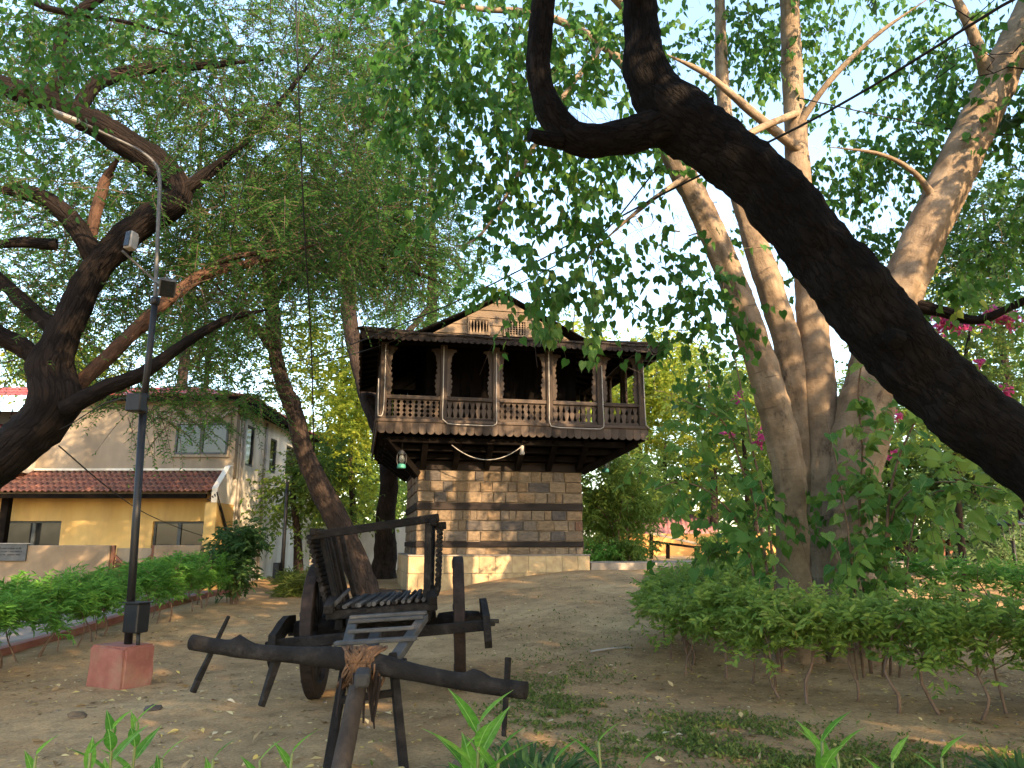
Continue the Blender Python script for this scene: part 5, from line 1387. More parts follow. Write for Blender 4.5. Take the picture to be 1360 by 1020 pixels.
# --- peepal: several pale trunks from one stool
b = P(1085, 810, 10.4); b.z = gh(b.x, b.y)
pp = empty('peepal_tree', b, 0, 'pale barked peepal tree of several trunks inside the round hedge with heart shaped leaves', 'tree')
S = []; SR = []
def base(u, D, r): q = P(u, 800, D); q.z = gh(q.x, q.y) - .15; return (q, r)
add(limb(pp, 'trunk', [base(1058, 10.1, .30), (1054, 760, 10.1, 21.2), (1050, 690, 10.05, 19.6), (1047, 630, 10.0, 20.3), (1030, 550, 10.0, 21.2), (1002, 455, 10.0, 19.6), (962, 345, 10.0, 17.2), (925, 265, 10.0, 16.5), (893, 205, 10.0, 14.8), (868, 130, 10.0, 13.3), (850, 30, 9.9, 11.0), (840, -120, 9.7, 7.8)], M['bark_peepal'], 30, .10, 4, .06, .16))
add(limb(pp, 'trunk', [base(1092, 10.8, .33), (1084, 740, 10.8, 21.2), (1074, 640, 10.75, 20.3), (1062, 545, 10.7, 17.2), (1044, 450, 10.7, 17.2), (1018, 370, 10.7, 16.5), (995, 300, 10.75, 14.1), (975, 230, 10.8, 11.8), (960, 120, 10.9, 8.6), (955, -20, 11.0, 6.3)], M['bark_peepal'], 20, .12, 3, .08, .2))
add(limb(pp, 'trunk', [base(1112, 10.6, .34), (1102, 720, 10.6, 23.5), (1096, 620, 10.6, 22.7), (1088, 520, 10.65, 21.2), (1078, 420, 10.7, 19.6), (1068, 320, 10.75, 16.5), (1060, 220, 10.8, 14.8), (1052, 100, 10.8, 13.3), (1048, -10, 10.8, 11.8), (1040, -160, 10.7, 7.8)], M['bark_peepal'], 22, .09, 3, .08, .15))
add(limb(pp, 'trunk', [base(1126, 10.2, .46), (1126, 740, 10.25, 34.5), (1134, 650, 10.3, 32.9), (1148, 560, 10.3, 34.5), (1168, 480, 10.35, 32.9), (1196, 390, 10.4, 27.4), (1222, 325, 10.4, 25.8), (1262, 240, 10.4, 25.8), (1318, 120, 10.3, 23.5), (1372, 10, 10.2, 22.0), (1430, -120, 10.0, 17.2), (1470, -300, 9.6, 11.0)], M['bark_peepal'], 32, .10, 4, .06, .14))
add(limb(pp, 'limb', [(1062, 200, 10.7, 7), (1000, 150, 10.4, 6), (940, 100, 10.1, 4), (880, 70, 9.8, 3)], M['bark_peepal'], 8, .1, 6))
add(limb(pp, 'limb', [(1058, 150, 10.6, 5), (1000, 175, 10.3, 5), (940, 215, 10.0, 4), (860, 270, 9.5, 3), (790, 330, 9.2, 2)], M['bark_peepal'], 8, .1, 6))
add(limb(pp, 'limb', [(1058, 170, 10.7, 5), (1100, 110, 10.4, 4), (1160, 50, 10.1, 3), (1230, 0, 9.8, 2)], M['bark_peepal'], 8, .1, 6))
add(limb(pp, 'limb', [(868, 130, 10.0, 8), (800, 60, 9.8, 6), (720, 20, 9.6, 5), (620, 10, 9.4, 3.5), (530, -10, 9.2, 2.5)], M['bark_peepal'], 9, .1, 6))
add(limb(pp, 'limb', [(850, 30, 9.9, 8), (760, -60, 9.2, 7), (650, -110, 8.6, 5), (540, -100, 8.2, 4)], M['bark_peepal'], 9, .1, 6))
add(limb(pp, 'limb', [(800, 60, 9.6, 4), (740, 140, 9.0, 3.2), (690, 230, 8.7, 2.6), (640, 310, 8.5, 2), (600, 330, 8.4, 1.5)], M['bark_peepal'], 8, .1, 6))
add(limb(pp, 'limb', [(1245, 270, 10.3, 6), (1215, 230, 10.1, 3.5), (1170, 205, 9.9, 2.5), (1100, 195, 9.8, 1.5)], M['bark_peepal'], 8, .1, 6))
add(limb(pp, 'limb', [(1210, 405, 10.3, 10), (1255, 415, 10.1, 8), (1300, 425, 9.9, 6), (1360, 400, 9.7, 5), (1420, 380, 9.5, 4)], M['bark_left'], 9, .16, 7))
add(limb(pp, 'limb', [(1318, 120, 10.3, 9), (1290, 40, 10.0, 7), (1240, -60, 9.7, 5)], M['bark_peepal'], 8, .1, 6))
rngp = np.random.default_rng(55)
C = (ell(640, 90, 135, 95, 7.8, 9.8, 46, rngp) + ell(760, 120, 140, 110, 8.5, 10.5, 40, rngp) + ell(700, 255, 115, 100, 8.0, 9.4, 21, rngp) + ell(580, 200, 60, 60, 8.0, 9.0, 7, rngp) + ell(740, 345, 100, 70, 8.0, 9.6, 14, rngp) + ell(850, 300, 75, 110, 9.0, 10.2, 20, rngp) + ell(920, 440, 50, 50, 9.2, 10.2, 10, rngp) +
     ell(960, 90, 110, 100, 10.8, 12.6, 46, rngp) + ell(1130, 110, 150, 120, 10.6, 12.6, 56, rngp) + ell(1130, 290, 90, 110, 11.2, 12.6, 40, rngp) + ell(1280, 110, 110, 120, 9.4, 12.0, 40, rngp) + ell(1020, 290, 90, 90, 11.2, 12.4, 22, rngp) +
     ell(1345, 270, 45, 80, 9.6, 11.2, 18, rngp) + ell(1310, 390, 60, 30, 9.2, 10.2, 6, rngp) + ell(900, -110, 420, 80, 8, 12, 80, rngp) + ell(560, 40, 70, 60, 8.2, 9.4, 14, rngp) + ell(985, 690, 90, 60, 9.6, 10.4, 8, rngp))
C += ell(1120, 110, 280, 140, 12.4, 15.0, 60, rngp) + ell(650, 40, 160, 60, 10, 12, 18, rngp)
C2 = ball((6.0, 9.5, 10.0), (5.0, 4.5, 2.6), 130, rngp)
C = thin(C, rngp); C2 = thin(C2, rngp)
C2 += [q for q in ball((8.7, 9.5, 9.4), (2.2, 2.5, 2.6), 170, rngp) if sun_on_tower(q)[0] > 2.4 and not (sun_on_tower(q)[0] < 3.4 and 4 < sun_on_tower(q)[1] < 5.6)] + [q for q in ball((4.6, 9.5, 11.6), (1.6, 2.0, 1.0), 60, rngp) if sun_on_tower(q)[1] > 4.6]  # unseen clusters added to shade the tower's right half and balcony
PPB = connect(S, SR, C + C2, rngp, rmin=.006, rmax=.045, wig=.14)
branch_obj('branches', PPB, M['bark_peepal'], pp)
crown_leaves(pp, 'crown', T_HEART, C, .42, 5, .55, 8, .55, .118, .10, M['leaf_peepal'], .004, .55, 1.0, rng=rngp, clump=-.35, ck=1.4)
crown_leaves(pp, 'upper_crown', T_SMALL, C2, .7, 5, .7, 9, .4, .15, .12, M['leaf_peepal'], .004, .5, 1.0, rng=rngp, twigs=False)
# hanging sprays and stool shoots whose leaves can be picked out one by one
HEART = None
def heart_mesh(mat):
    tv, tf = T_HEART; me = bpy.data.meshes.new('leaf'); me.from_pydata([(x, y*.88, z) for x, y, z in tv], [], [tuple(f) for f in tf]); me.materials.append(mat); me.update(); return me
HEART = heart_mesh(M['leaf_peepal_obj'])
def place_leaf(me, parent, pos, axd, nrm, L, base):
    a = Vector(axd).normalized(); b_ = Vector(nrm).cross(a)
    if b_.length < 1e-3: b_ = Vector((1, 0, 0)).cross(a)
    b_.normalize(); n_ = a.cross(b_)
    Mx = Matrix((a, b_, n_)).transposed().to_4x4()
    o = bpy.data.objects.new('leaf', me); COL.objects.link(o); o.parent = parent
    o.matrix_local = Matrix.Translation(Vector(pos) - base) @ Mx @ Matrix.Scale(L, 4)
    return o
rp = random.Random(77)
def shoot(parent, pts, r, n, L, name='shoot', mat='stem_brown', me=None, hang=.45, t0=.15, base=None):
    base = parent.location if base is None else base
    q, rr_ = resample([Vector(p) for p in pts], [r*(1 - .7*i/(len(pts)-1)) for i in range(len(pts))], .08)
    MB().tube([p - base for p in q], rr_, 6).build(name, M[mat], parent)
    for i in range(n):
        t = t0 + (1-t0)*(i+rp.random()*.6)/n; k = min(len(q)-2, int(t*(len(q)-1))); p = q[k]; d = (q[k+1]-q[k]).normalized()
        a = rp.uniform(0, 2*math.pi); side = Vector((math.cos(a), math.sin(a)*.8, .35)).normalized()
        stalk = p + side*L*rp.uniform(.4, .8) + d*.02
        MB().tube([p - base, (p.lerp(stalk, .5)+Vector((0, 0, .01))) - base, stalk - base], [.0028, .0022, .002], 4, caps=False).build('leaf_stalk', M['stem_green'], parent) if i % 2 == 0 else None
        ax = side*(1-hang) + Vector((0, 0, -hang*1.3)) + Vector((rp.uniform(-.2, .2),)*3); nr = Vector((rp.uniform(-.5, .5), -.5 + rp.uniform(-.4, .4), 1.0))
        place_leaf(me or HEART, parent, stalk if i % 2 == 0 else p + side*.01, ax, nr, L*rp.uniform(.7, 1.15), base)
g = lambda u, D: (lambda q: Vector((q.x, q.y, gh(q.x, q.y) - .05)))(P(u, 820, D))
shoot(pp, [g(1150, 9.4), P(1142, 700, 9.3), P(1145, 600, 9.2), P(1140, 520, 9.1), P(1150, 450, 9.0)], .022, 34, .19)
shoot(pp, [g(1165, 9.2), P(1178, 700, 9.0), P(1190, 620, 8.9), P(1215, 560, 8.8), P(1235, 520, 8.7)], .022, 32, .19)
shoot(pp, [g(1140, 9.1), P(1128, 720, 9.0), P(1115, 640, 9.0), P(1098, 560, 9.0)], .016, 24, .19)
shoot(pp, [g(1175, 9.3), P(1180, 720, 9.1), P(1200, 660, 8.8), P(1250, 640, 8.4), P(1330, 650, 8.0)], .018, 28, .19)
shoot(pp, [g(1185, 9.2), P(1215, 690, 8.8), P(1270, 650, 8.4), P(1340, 680, 8.0)], .014, 14, .19)
shoot(pp, [g(1030, 9.5), P(1010, 700, 9.3), P(985, 620, 9.2), P(960, 560, 9.1), P(905, 530, 9.0)], .020, 32, .19)
shoot(pp, [g(1035, 9.4), P(1020, 690, 9.2), P(1000, 600, 9.1), P(985, 520, 9.0), P(975, 470, 9.0)], .018, 28, .19)
shoot(pp, [g(1020, 9.6), P(990, 720, 9.4), P(950, 660, 9.2), P(905, 640, 9.1), P(870, 650, 9.0)], .016, 26, .19)
shoot(pp, [g(1132, 9.0), P(1120, 760, 8.9), P(1105, 720, 8.85), P(1090, 700, 8.8)], .010, 12, .19)
shoot(pp, [P(790, 330, 8.6), P(760, 370, 8.5), P(735, 400, 8.5), P(730, 440, 8.5), P(735, 462, 8.5)], .006, 44, .13, 'twig', hang=.7, t0=.25)
shoot(pp, [P(785, 340, 8.6), P(790, 400, 8.5), P(788, 440, 8.5), P(784, 492, 8.5)], .006, 46, .13, 'twig', hang=.7, t0=.25)
shoot(pp, [P(760, 330, 8.6), P(715, 390, 8.5), P(712, 430, 8.5), P(722, 455, 8.5)], .005, 26, .125, 'twig', hang=.7, t0=.3)
shoot(pp, [P(1050, 330, 10.2), P(990, 330, 9.8), P(965, 350, 9.7), P(960, 400, 9.6)], .006, 12, .12, 'twig', hang=.6)

Cs = ell(1195, 640, 65, 105, 8.8, 9.6, 18, rngp) + ell(935, 590, 60, 85, 9.0, 9.6, 9, rngp) + ell(1290, 650, 70, 35, 8.0, 8.8, 9, rngp) + ell(1130, 750, 30, 30, 8.8, 9.3, 4, rngp) + ell(965, 690, 40, 45, 9.2, 9.6, 6, rngp)
sk = [np.array(P(u, v, D_)) for (u, v, D_) in ((1145, 640, 9.2), (1190, 620, 8.9), (1150, 720, 9.2), (985, 620, 9.2), (1000, 680, 9.2), (950, 660, 9.2), (1250, 640, 8.4), (1120, 760, 8.9), (1320, 650, 8.0))]
branch_obj('shoot_twigs', connect(sk, [.012]*len(sk), Cs, rngp, rmin=.004, rmax=.01), M['stem_brown'], pp)
crown_leaves(pp, 'shoot_foliage', T_HEART, Cs, .22, 3, .45, 6, .25, .165, .125, M['leaf_shoot'], .004, .35, 1.0, rng=rngp)

# --- broad leaved tree whose branch hangs in at the top left
b = Vector((-8.2, 4.2, gh(-8.2, 4.2)))
bt = empty('broad_leaved_tree', b, 0, 'broad leaved branch hanging over the feathery limbs above the lamp arm', 'tree')
S = []; SR = []
add(limb(bt, 'trunk', [(b + Vector((0, 0, -.3)), .26), (b + Vector((.2, .2, 2.5)), .20), (b + Vector((.5, .8, 5.0)), .13), (b + Vector((1.0, 1.6, 7.2)), .07)], M['bark_thin'], 12, .1, 3, .15))
add(limb(bt, 'limb', [(b + Vector((.5, .8, 5.0)), .07), (P(-40, -30, 6.6), .05), (P(60, 10, 6.8), .035), (P(170, 30, 7.0), .02), (P(280, 60, 7.3), .01)], M['bark_thin'], 8, .1, 5))
rngq = np.random.default_rng(71)
Cq = ell(110, 35, 150, 75, 6.4, 7.6, 40, rngq) + ell(260, 50, 90, 50, 6.8, 7.6, 12, rngq) + ell(30, 130, 60, 90, 6.6, 7.4, 10, rngq) + ball((-6.5, 5.5, 7.2), (2.2, 2.0, 1.5), 30, rngq)
branch_obj('branches', connect(S, SR, Cq, rngq, rmin=.005, rmax=.02), M['bark_thin'], bt)
crown_leaves(bt, 'crown', T_LANCE, Cq, .32, 5, .5, 9, .4, .085, .055, M['leaf_peepal'], .003, .4, 1.0, rng=rngq, clump=-.4, ck=1.8)
# ---------------------------------------------------------------- background trees and shrubs
rngb = np.random.default_rng(66)
def bgtree(name, u, D, vtop, wpx, mat, lab, vbase=740, leaf=.20, n=60, per=9, nl=14, grp=None, trunk='bark_thin', vlow=None, tpl=T_SMALL, wl=.5, cat='tree', droop=.2):
    b = P(u, vbase, D); b.z = gz(b.x, b.y)
    o = empty(name, b, 0, lab, cat, grp)
    s = px(D); top = P(u, vtop, D).z; low = P(u, vlow if vlow else 640, D).z; R_ = wpx*s/2
    zc = (top + low)/2; rz = max(.5, (top - low)/2)
    lean = rngb.normal(size=2)*.3
    S_, SR_ = limb(o, 'trunk', [(b + Vector((0, 0, -.3)), .05*R_+.10), (b + Vector((lean[0]*.4, lean[1]*.4, (zc-b.z)*.5)), .035*R_+.07), (Vector((b.x+lean[0], b.y+lean[1], zc)), .02*R_+.05), (Vector((b.x, b.y, top - rz*.3)), .03)], M[trunk], 9, .12, 2, .4)
    C = []
    lobes = [rngb.normal(size=3)*np.array([.5, .4, .45]) for _ in range(7)]
    for i in range(n):
        L_ = lobes[i % 7]; d = rngb.normal(size=3); d /= np.linalg.norm(d)
        q = L_*.8 + d*.42*rngb.random()**.4
        k = np.linalg.norm(q)
        if k > 1: q = q/k
        C.append(np.array([b.x, b.y, zc]) + q*np.array([R_, R_*.7, rz]))
    branch_obj('branches', connect(S_, SR_, C, rngb, rmin=.012, rmax=.08), M[trunk], o)
    crown_leaves(o, 'crown', tpl, C, R_*.22+.15, per, .9+R_*.08, nl, droop, leaf, leaf*wl, M[mat], .008, .25, 1.0, rng=rngb, twigs=False)
    return o
G1 = 'trees standing behind the yard'
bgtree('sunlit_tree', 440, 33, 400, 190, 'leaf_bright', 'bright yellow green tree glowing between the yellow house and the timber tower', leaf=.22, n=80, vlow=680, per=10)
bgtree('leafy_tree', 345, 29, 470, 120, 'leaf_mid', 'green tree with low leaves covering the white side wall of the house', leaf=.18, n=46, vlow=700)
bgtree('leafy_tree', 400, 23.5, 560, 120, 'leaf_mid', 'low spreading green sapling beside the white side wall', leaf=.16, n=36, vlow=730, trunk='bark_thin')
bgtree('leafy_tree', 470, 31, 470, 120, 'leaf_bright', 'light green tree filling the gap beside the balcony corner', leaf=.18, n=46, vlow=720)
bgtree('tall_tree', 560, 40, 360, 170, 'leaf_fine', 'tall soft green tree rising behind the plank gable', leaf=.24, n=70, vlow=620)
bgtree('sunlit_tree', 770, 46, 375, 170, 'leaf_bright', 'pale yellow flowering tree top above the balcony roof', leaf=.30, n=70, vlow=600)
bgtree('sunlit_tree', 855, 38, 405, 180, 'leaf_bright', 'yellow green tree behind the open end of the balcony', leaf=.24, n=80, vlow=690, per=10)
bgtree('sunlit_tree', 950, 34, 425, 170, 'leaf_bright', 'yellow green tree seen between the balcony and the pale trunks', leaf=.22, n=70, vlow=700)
bgtree('leafy_tree', 890, 36, 560, 150, 'leaf_mid', 'rounded green tree over the orange wall', leaf=.18, n=50, vlow=690)
bgtree('leafy_tree', 1060, 32, 400, 210, 'leaf_mid', 'green tree behind the pale trunks of the peepal', leaf=.20, n=80, vlow=710)
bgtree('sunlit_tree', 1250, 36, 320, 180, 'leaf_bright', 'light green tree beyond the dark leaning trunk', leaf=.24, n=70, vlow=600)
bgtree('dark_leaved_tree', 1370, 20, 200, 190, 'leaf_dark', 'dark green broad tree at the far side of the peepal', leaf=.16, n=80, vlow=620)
bgtree('dark_leaved_tree', 1200, 24, 500, 190, 'leaf_mid', 'thick green shrubby tree behind the sucker shoots', leaf=.16, n=80, vlow=700)
bgtree('dark_leaved_tree', 1320, 22, 560, 170, 'leaf_dark', 'thick dark shrub above the garden shed', leaf=.15, n=70, vlow=710, cat='shrub')
bgtree('shrub', 1300, 17, 700, 130, 'leaf_pale', 'pale feathery shrub beside the garden shed', leaf=.13, n=26, vlow=775, cat='shrub', wl=.3)
bgtree('shrub', 1345, 18, 660, 100, 'leaf_dark', 'dark green shrub beside the garden lamp', leaf=.13, n=24, vlow=775, cat='shrub')
bgtree('leafy_tree', 60, 38, 380, 230, 'leaf_bright', 'sunny green tree above the red roof behind the lamp post', leaf=.24, n=60, vlow=560)
bgtree('leafy_tree', 250, 42, 420, 190, 'leaf_mid', 'distant green tree behind the ridge of the yellow house', leaf=.26, n=50, vlow=540)
bgtree('leafy_tree', 700, 50, 430, 300, 'leaf_mid', 'distant green tree directly behind the timber house', leaf=.30, n=60, vlow=640)
bgtree('leafy_tree', 830, 52, 470, 260, 'leaf_mid', 'distant green trees closing the view beyond the path', leaf=.30, n=70, vlow=690)
bgtree('leafy_tree', 1010, 50, 480, 260, 'leaf_mid', 'distant green tree seen low between the peepal trunks', leaf=.30, n=70, vlow=700)
bgtree('leafy_tree', 1400, 45, 430, 300, 'leaf_mid', 'distant green tree past the dark trunk and shed', leaf=.30, n=70, vlow=700)
bgtree('leafy_tree', 520, 52, 520, 240, 'leaf_mid', 'distant green tree low beside the tower wall', leaf=.30, n=60, vlow=700)
# soft feathery trees that fill the canopy behind the dark leaning limbs
def feather(u, D, lab, cl, leaf, mat='leaf_fine'):
    b = P(u, 740, D); b.z = gz(b.x, b.y); o = empty('soft_tree', b, 0, lab, 'tree'); C = []
    for c_ in cl: C += ell(*c_, rngb)
    zt = max(c_[2] for c_ in C)
    S_, SR_ = limb(o, 'trunk', [(b + Vector((0, 0, -.3)), .34), (b + Vector((.2, 0, zt*.4)), .22), (b + Vector((-.1, .2, zt*.75)), .10)], M['bark_thin'], 10, .12, 2, .3)
    branch_obj('branches', connect(S_, SR_, C, rngb, rmin=.02, rmax=.09, wig=.18), M['bark_thin'], o)
    crown_leaves(o, 'crown', T_SMALL, C, 1.4, 9, 1.9, 26, .25, leaf, leaf*.36, M[mat], .016, .15, 1.2, rng=rngb, clump=-.6, ck=.6)
feather(215, 34.5, 'tall feathery tree whose crown fills the sky over the yellow house', [(120, 150, 190, 160, 31, 36, 60), (220, 340, 190, 110, 31, 36, 46), (60, 390, 90, 90, 31, 35, 22)], .22)
feather(560, 31.0, 'tall feathery tree whose crown hangs behind the straight cable', [(420, 150, 150, 150, 27, 31, 60), (480, 290, 120, 90, 27, 32, 44), (560, 375, 65, 45, 27, 32, 20)], .19)
# pale bush with long leaves right of the tower
def bush(name, u, v, D, w, h, mat, lab, n, leaf, wl, tpl=T_LANCE, stems=7, per=8, nl=12, vtop=None, hang=.45, stem='stem_brown', grp=None):
    b = P(u, v, D); b.z = gh(b.x, b.y); o = empty(name, b, 0, lab, 'shrub', grp)
    C = []
    for i in range(n):
        d = rngb.normal(size=3); d /= np.linalg.norm(d); k = rngb.random()**.45
        C.append(np.array([b.x + d[0]*k*w/2, b.y + d[1]*k*w/2*.8, b.z + h*.58 + d[2]*k*h*.42]))
    for i in range(stems):
        a = 2*math.pi*i/stems; c = C[int(rngb.integers(len(C)))]
        MB().tube([Vector((.05*math.cos(a)*w, .05*math.sin(a)*w, -.08)), Vector((.1*math.cos(a)*w, .1*math.sin(a)*w, h*.3)), Vector(c) - b], [.02*(h/2)**.5+.006, .015*(h/2)**.5+.004, .006], 6, step=.15).build('stem', M[stem], o)
    cl_ = [np.array(b) + np.array([0, 0, h*.3])]
    branch_obj('twigs_inner', connect(cl_, [.02], C, rngb, rmin=.004, rmax=.015), M[stem], o)
    crown_leaves(o, 'foliage', tpl, C, w*.12, per, w*.18+.1, nl, .2, leaf, leaf*wl, M[mat], .004, hang, .9, rng=rngb, twigs=False)
    return o
bush('long_leaved_bush', 825, 755, 24.0, 3.2, 3.8, 'leaf_mid', 'tall thick bush of long leaves beside the stone tower', 80, .20, .30, per=9, nl=10, hang=.25)
bush('low_bush', 830, 750, 22.8, 1.6, .9, 'leaf_mid', 'low green bush at the foot of the long leaved bush', 26, .12, .4)
bush('low_bush', 950, 745, 25.0, 1.1, .9, 'leaf_mid', 'thin green bush before the orange wall', 22, .12, .3)
bush('ground_bush', 795, 748, 22.6, 1.2, .5, 'leaf_hedge2', 'bright low plants between tower and long leaved bush', 18, .10, .5)
bush('magnolia_shrub', 312, 788, 17.0, 1.15, 1.75, 'leaf_dark', 'dark glossy leaved shrub standing before the white side wall', 46, .15, .34, stems=8, per=7, nl=9, hang=.15)
bush('sapling', 232, 762, 18.4, .7, .95, 'leaf_mid', 'small broad leaved sapling rising over the hedge by the short wall', 7, .17, .45, stems=2, per=4, nl=6, hang=.2)
bush('grass_tuft', 392, 765, 19.0, 1.3, .45, 'grass', 'tall green weeds at the foot of the service pole', 22, .20, .12, stems=4, per=8, hang=-.3)
# pink bougainvillea beyond the dark trunk
bv = P(1275, 730, 15.0); bv.z = gh(bv.x, bv.y)
bo = empty('bougainvillea', bv, 0, 'bougainvillea climber with pink flower clusters behind the dark trunk', 'shrub')
Cb = ell(1290, 440, 70, 60, 14.5, 16, 26, rngb) + ell(1240, 520, 80, 70, 14.5, 16, 26, rngb) + ell(1330, 560, 60, 80, 14.5, 16, 22, rngb)
S_, SR_ = limb(bo, 'stem', [(bv + Vector((0, 0, -.1)), .07), (P(1270, 620, 15), .06), (P(1275, 520, 15), .045), (P(1290, 430, 15), .03)], M['bark_thin'], 8, .1, 5)
branch_obj('branches', connect(S_, SR_, Cb, rngb), M['bark_thin'], bo)
crown_leaves(bo, 'foliage', T_SMALL, Cb, .5, 7, .6, 12, .2, .11, .07, M['leaf_mid'], .004, .25, 1.0, rng=rngb)
Cf = [np.array(P(u + rngb.normal()*4, v + rngb.normal()*3, 14.4)) for (u, v, k) in ((1252, 428, 3), (1262, 432, 3), (1275, 434, 2), (1312, 425, 3), (1335, 424, 3), (1344, 428, 2), (1298, 484, 2), (1180, 553, 2), (1334, 525, 2), (1350, 548, 1), (1258, 455, 1), (1186, 600, 1), (1240, 412, 2), (1320, 415, 2)) for _ in range(k)]
crown_leaves(bo, 'flowers', T_SMALL, Cf, .09, 7, .10, 7, .1, .085, .075, M['petal'], .003, 0, 1.0, rng=rngb, twigs=False)
bv2 = P(990, 735, 14.5); bv2.z = gh(bv2.x, bv2.y)
bo2 = empty('bougainvillea', bv2, 0, 'sparse bougainvillea with a few pink flowers behind the pale trunks', 'shrub')
Cb = ell(985, 560, 70, 70, 14, 15, 22, rngb) + ell(1000, 650, 60, 60, 14, 15, 16, rngb)
S_, SR_ = limb(bo2, 'stem', [(bv2 + Vector((0, 0, -.1)), .06), (P(992, 650, 14.5), .05), (P(985, 560, 14.5), .03)], M['bark_thin'], 8, .1, 5)
branch_obj('branches', connect(S_, SR_, Cb, rngb), M['bark_thin'], bo2)
crown_leaves(bo2, 'foliage', T_SMALL, Cb, .5, 6, .6, 11, .2, .11, .07, M['leaf_mid'], .004, .25, 1.0, rng=rngb)
Cf = [np.array(P(u + rngb.normal()*4, v + rngb.normal()*3, 13.9)) for (u, v, k) in ((1008, 585, 2), (985, 530, 1), (965, 575, 1), (1015, 560, 1)) for _ in range(k)]
crown_leaves(bo2, 'flowers', T_SMALL, Cf, .08, 6, .10, 6, .1, .08, .07, M['petal'], .003, 0, 1.0, rng=rngb, twigs=False)

# ---------------------------------------------------------------- trees behind the camera that shade the yard
def shade_tree(x, y, h, r, lab, n, seed):
    rg = np.random.default_rng(seed); b = Vector((x, y, gz(x, y))); o = empty('shade_tree', b, 0, lab, 'tree')
    S_, SR_ = limb(o, 'trunk', [(b + Vector((0, 0, -.3)), .42), (b + Vector((.1, .1, h*.35)), .30), (b + Vector((-.2, 0, h*.75)), .14)], M['bark_left'], 12, .12, 3, .3)
    C = ball((x, y, h*.72), (r, r, h*.33), n, rg)
    branch_obj('branches', connect(S_, SR_, C, rg), M['bark_left'], o)
    crown_leaves(o, 'crown', T_SMALL, C, 1.0, 7, .8, 14, .2, .22, .15, M['leaf_dark'], .006, .3, rng=rg, twigs=False)
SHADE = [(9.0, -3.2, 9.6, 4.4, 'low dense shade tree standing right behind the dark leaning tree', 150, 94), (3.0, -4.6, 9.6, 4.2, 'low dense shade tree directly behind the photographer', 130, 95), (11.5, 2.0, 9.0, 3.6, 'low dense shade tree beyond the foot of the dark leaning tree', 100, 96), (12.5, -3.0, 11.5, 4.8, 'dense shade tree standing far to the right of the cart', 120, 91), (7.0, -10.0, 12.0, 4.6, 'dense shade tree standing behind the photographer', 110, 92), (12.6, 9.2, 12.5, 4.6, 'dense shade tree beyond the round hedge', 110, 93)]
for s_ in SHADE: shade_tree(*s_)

# far wood that closes the horizon
Cw = np.stack([rngb.uniform(-70, 70, 700), rngb.uniform(62, 80, 700), .5 + 8.5*rngb.random(700)], 1)
b = Vector((0, 70, gz(0, 70))); fw = empty('far_wood', b, 0, 'far mass of green trees closing the horizon', 'wood')
fw['kind'] = 'stuff'
crown_leaves(fw, 'foliage', T_SMALL, list(Cw), 2.6, 6, 2.5, 10, .2, .75, .5, M['leaf_mid'], .02, .2, rng=rngb, twigs=False)
# ---------------------------------------------------------------- hedges
rngh = np.random.default_rng(88)
def hedge(name, path, width, z0, z1, mat, lab, leaf, wl, dens, stem_gap, tpl, parent_at, jitter=.06, twist=.25, per=5, nl=9):
    """path: list of (x, y); clipped top, bare stems below"""
    b = Vector((parent_at[0], parent_at[1], gh(*parent_at))); o = empty(name, b, 0, lab, 'hedge')
    L = [0]
    for a, c in zip(path[:-1], path[1:]): L.append(L[-1] + math.dist(a, c))
    def at(s):
        for i in range(len(path)-1):
            if s <= L[i+1] or i == len(path)-2:
                t = (s-L[i])/(L[i+1]-L[i]); p, q = path[i], path[i+1]
                d = Vector((q[0]-p[0], q[1]-p[1])).normalized()
                return p[0]+(q[0]-p[0])*t, p[1]+(q[1]-p[1])*t, Vector((-d.y, d.x))
    C = []
    n = int(L[-1]*dens)
    for i in range(n):
        x, y, nn = at(rngh.random()*L[-1]); w = rngh.uniform(-1, 1)
        edge = 1 - .25*abs(w)
        lump = .09*noise.noise(Vector((x*1.3, y*1.3, 0))) + .05*noise.noise(Vector((x*3.7, y*3.7, 2)))
        lo = .12*noise.noise(Vector((x*1.9, y*1.9, 5)))
        zz = z0 + lo + (z1 + lump - z0 - lo)*(rngh.random()**.55)*edge
        C.append(np.array([x + nn.x*w*width/2, y + nn.y*w*width/2, gz(x, y) + zz]))
    s = .1; k = 0
    paths = []
    while s < L[-1]:
        x, y, nn = at(s); w = rngh.uniform(-.55, .55); x += nn.x*w*width/2; y += nn.y*w*width/2
        g0 = gh(x, y); top = Vector((x + rngh.normal()*.12, y + rngh.normal()*.12, gz(x, y) + z0 + (z1-z0)*.6))
        mid = Vector((x, y, g0)).lerp(top, .5) + Vector((rngh.normal()*twist*.3, rngh.normal()*twist*.3, 0))
        q1 = Vector((x, y, g0)).lerp(mid, .5) + Vector((rngh.normal()*twist*.18, rngh.normal()*twist*.18, 0))
        r = rngh.uniform(.009, .017)
        MB().tube([Vector((x, y, g0-.05))-b, q1-b, mid-b, top-b], [r*1.25, r, r*.8, r*.4], 6, step=.07, rough=.15, nscale=20).build('stem', M['stem_brown'], o)
        pts = [np.array(v) for v in resample([q1, mid, top], [r]*3, .1)[0]]
        for j in range(3):
            t2 = pts[int(rngh.integers(1, len(pts)))]
            tip = t2 + np.array([rngh.normal()*.18, rngh.normal()*.18, .25+.15*rngh.random()]); paths.append((np.array([t2, (t2+tip)/2 + rngh.normal(size=3)*.03, tip]) - np.array(b), np.array([r*.5, r*.4, r*.25])))
        s += stem_gap*rngh.uniform(.6, 1.5)
    branch_obj('branchlets', paths, M['stem_brown'], o, 5)
    crown_leaves(o, 'foliage', tpl, C, .10, per, .16, nl, .0, leaf, leaf*wl, M[mat], .0025, .05, .95, rng=rngh, upbias=.25, twig_mat='stem_green')
    return o
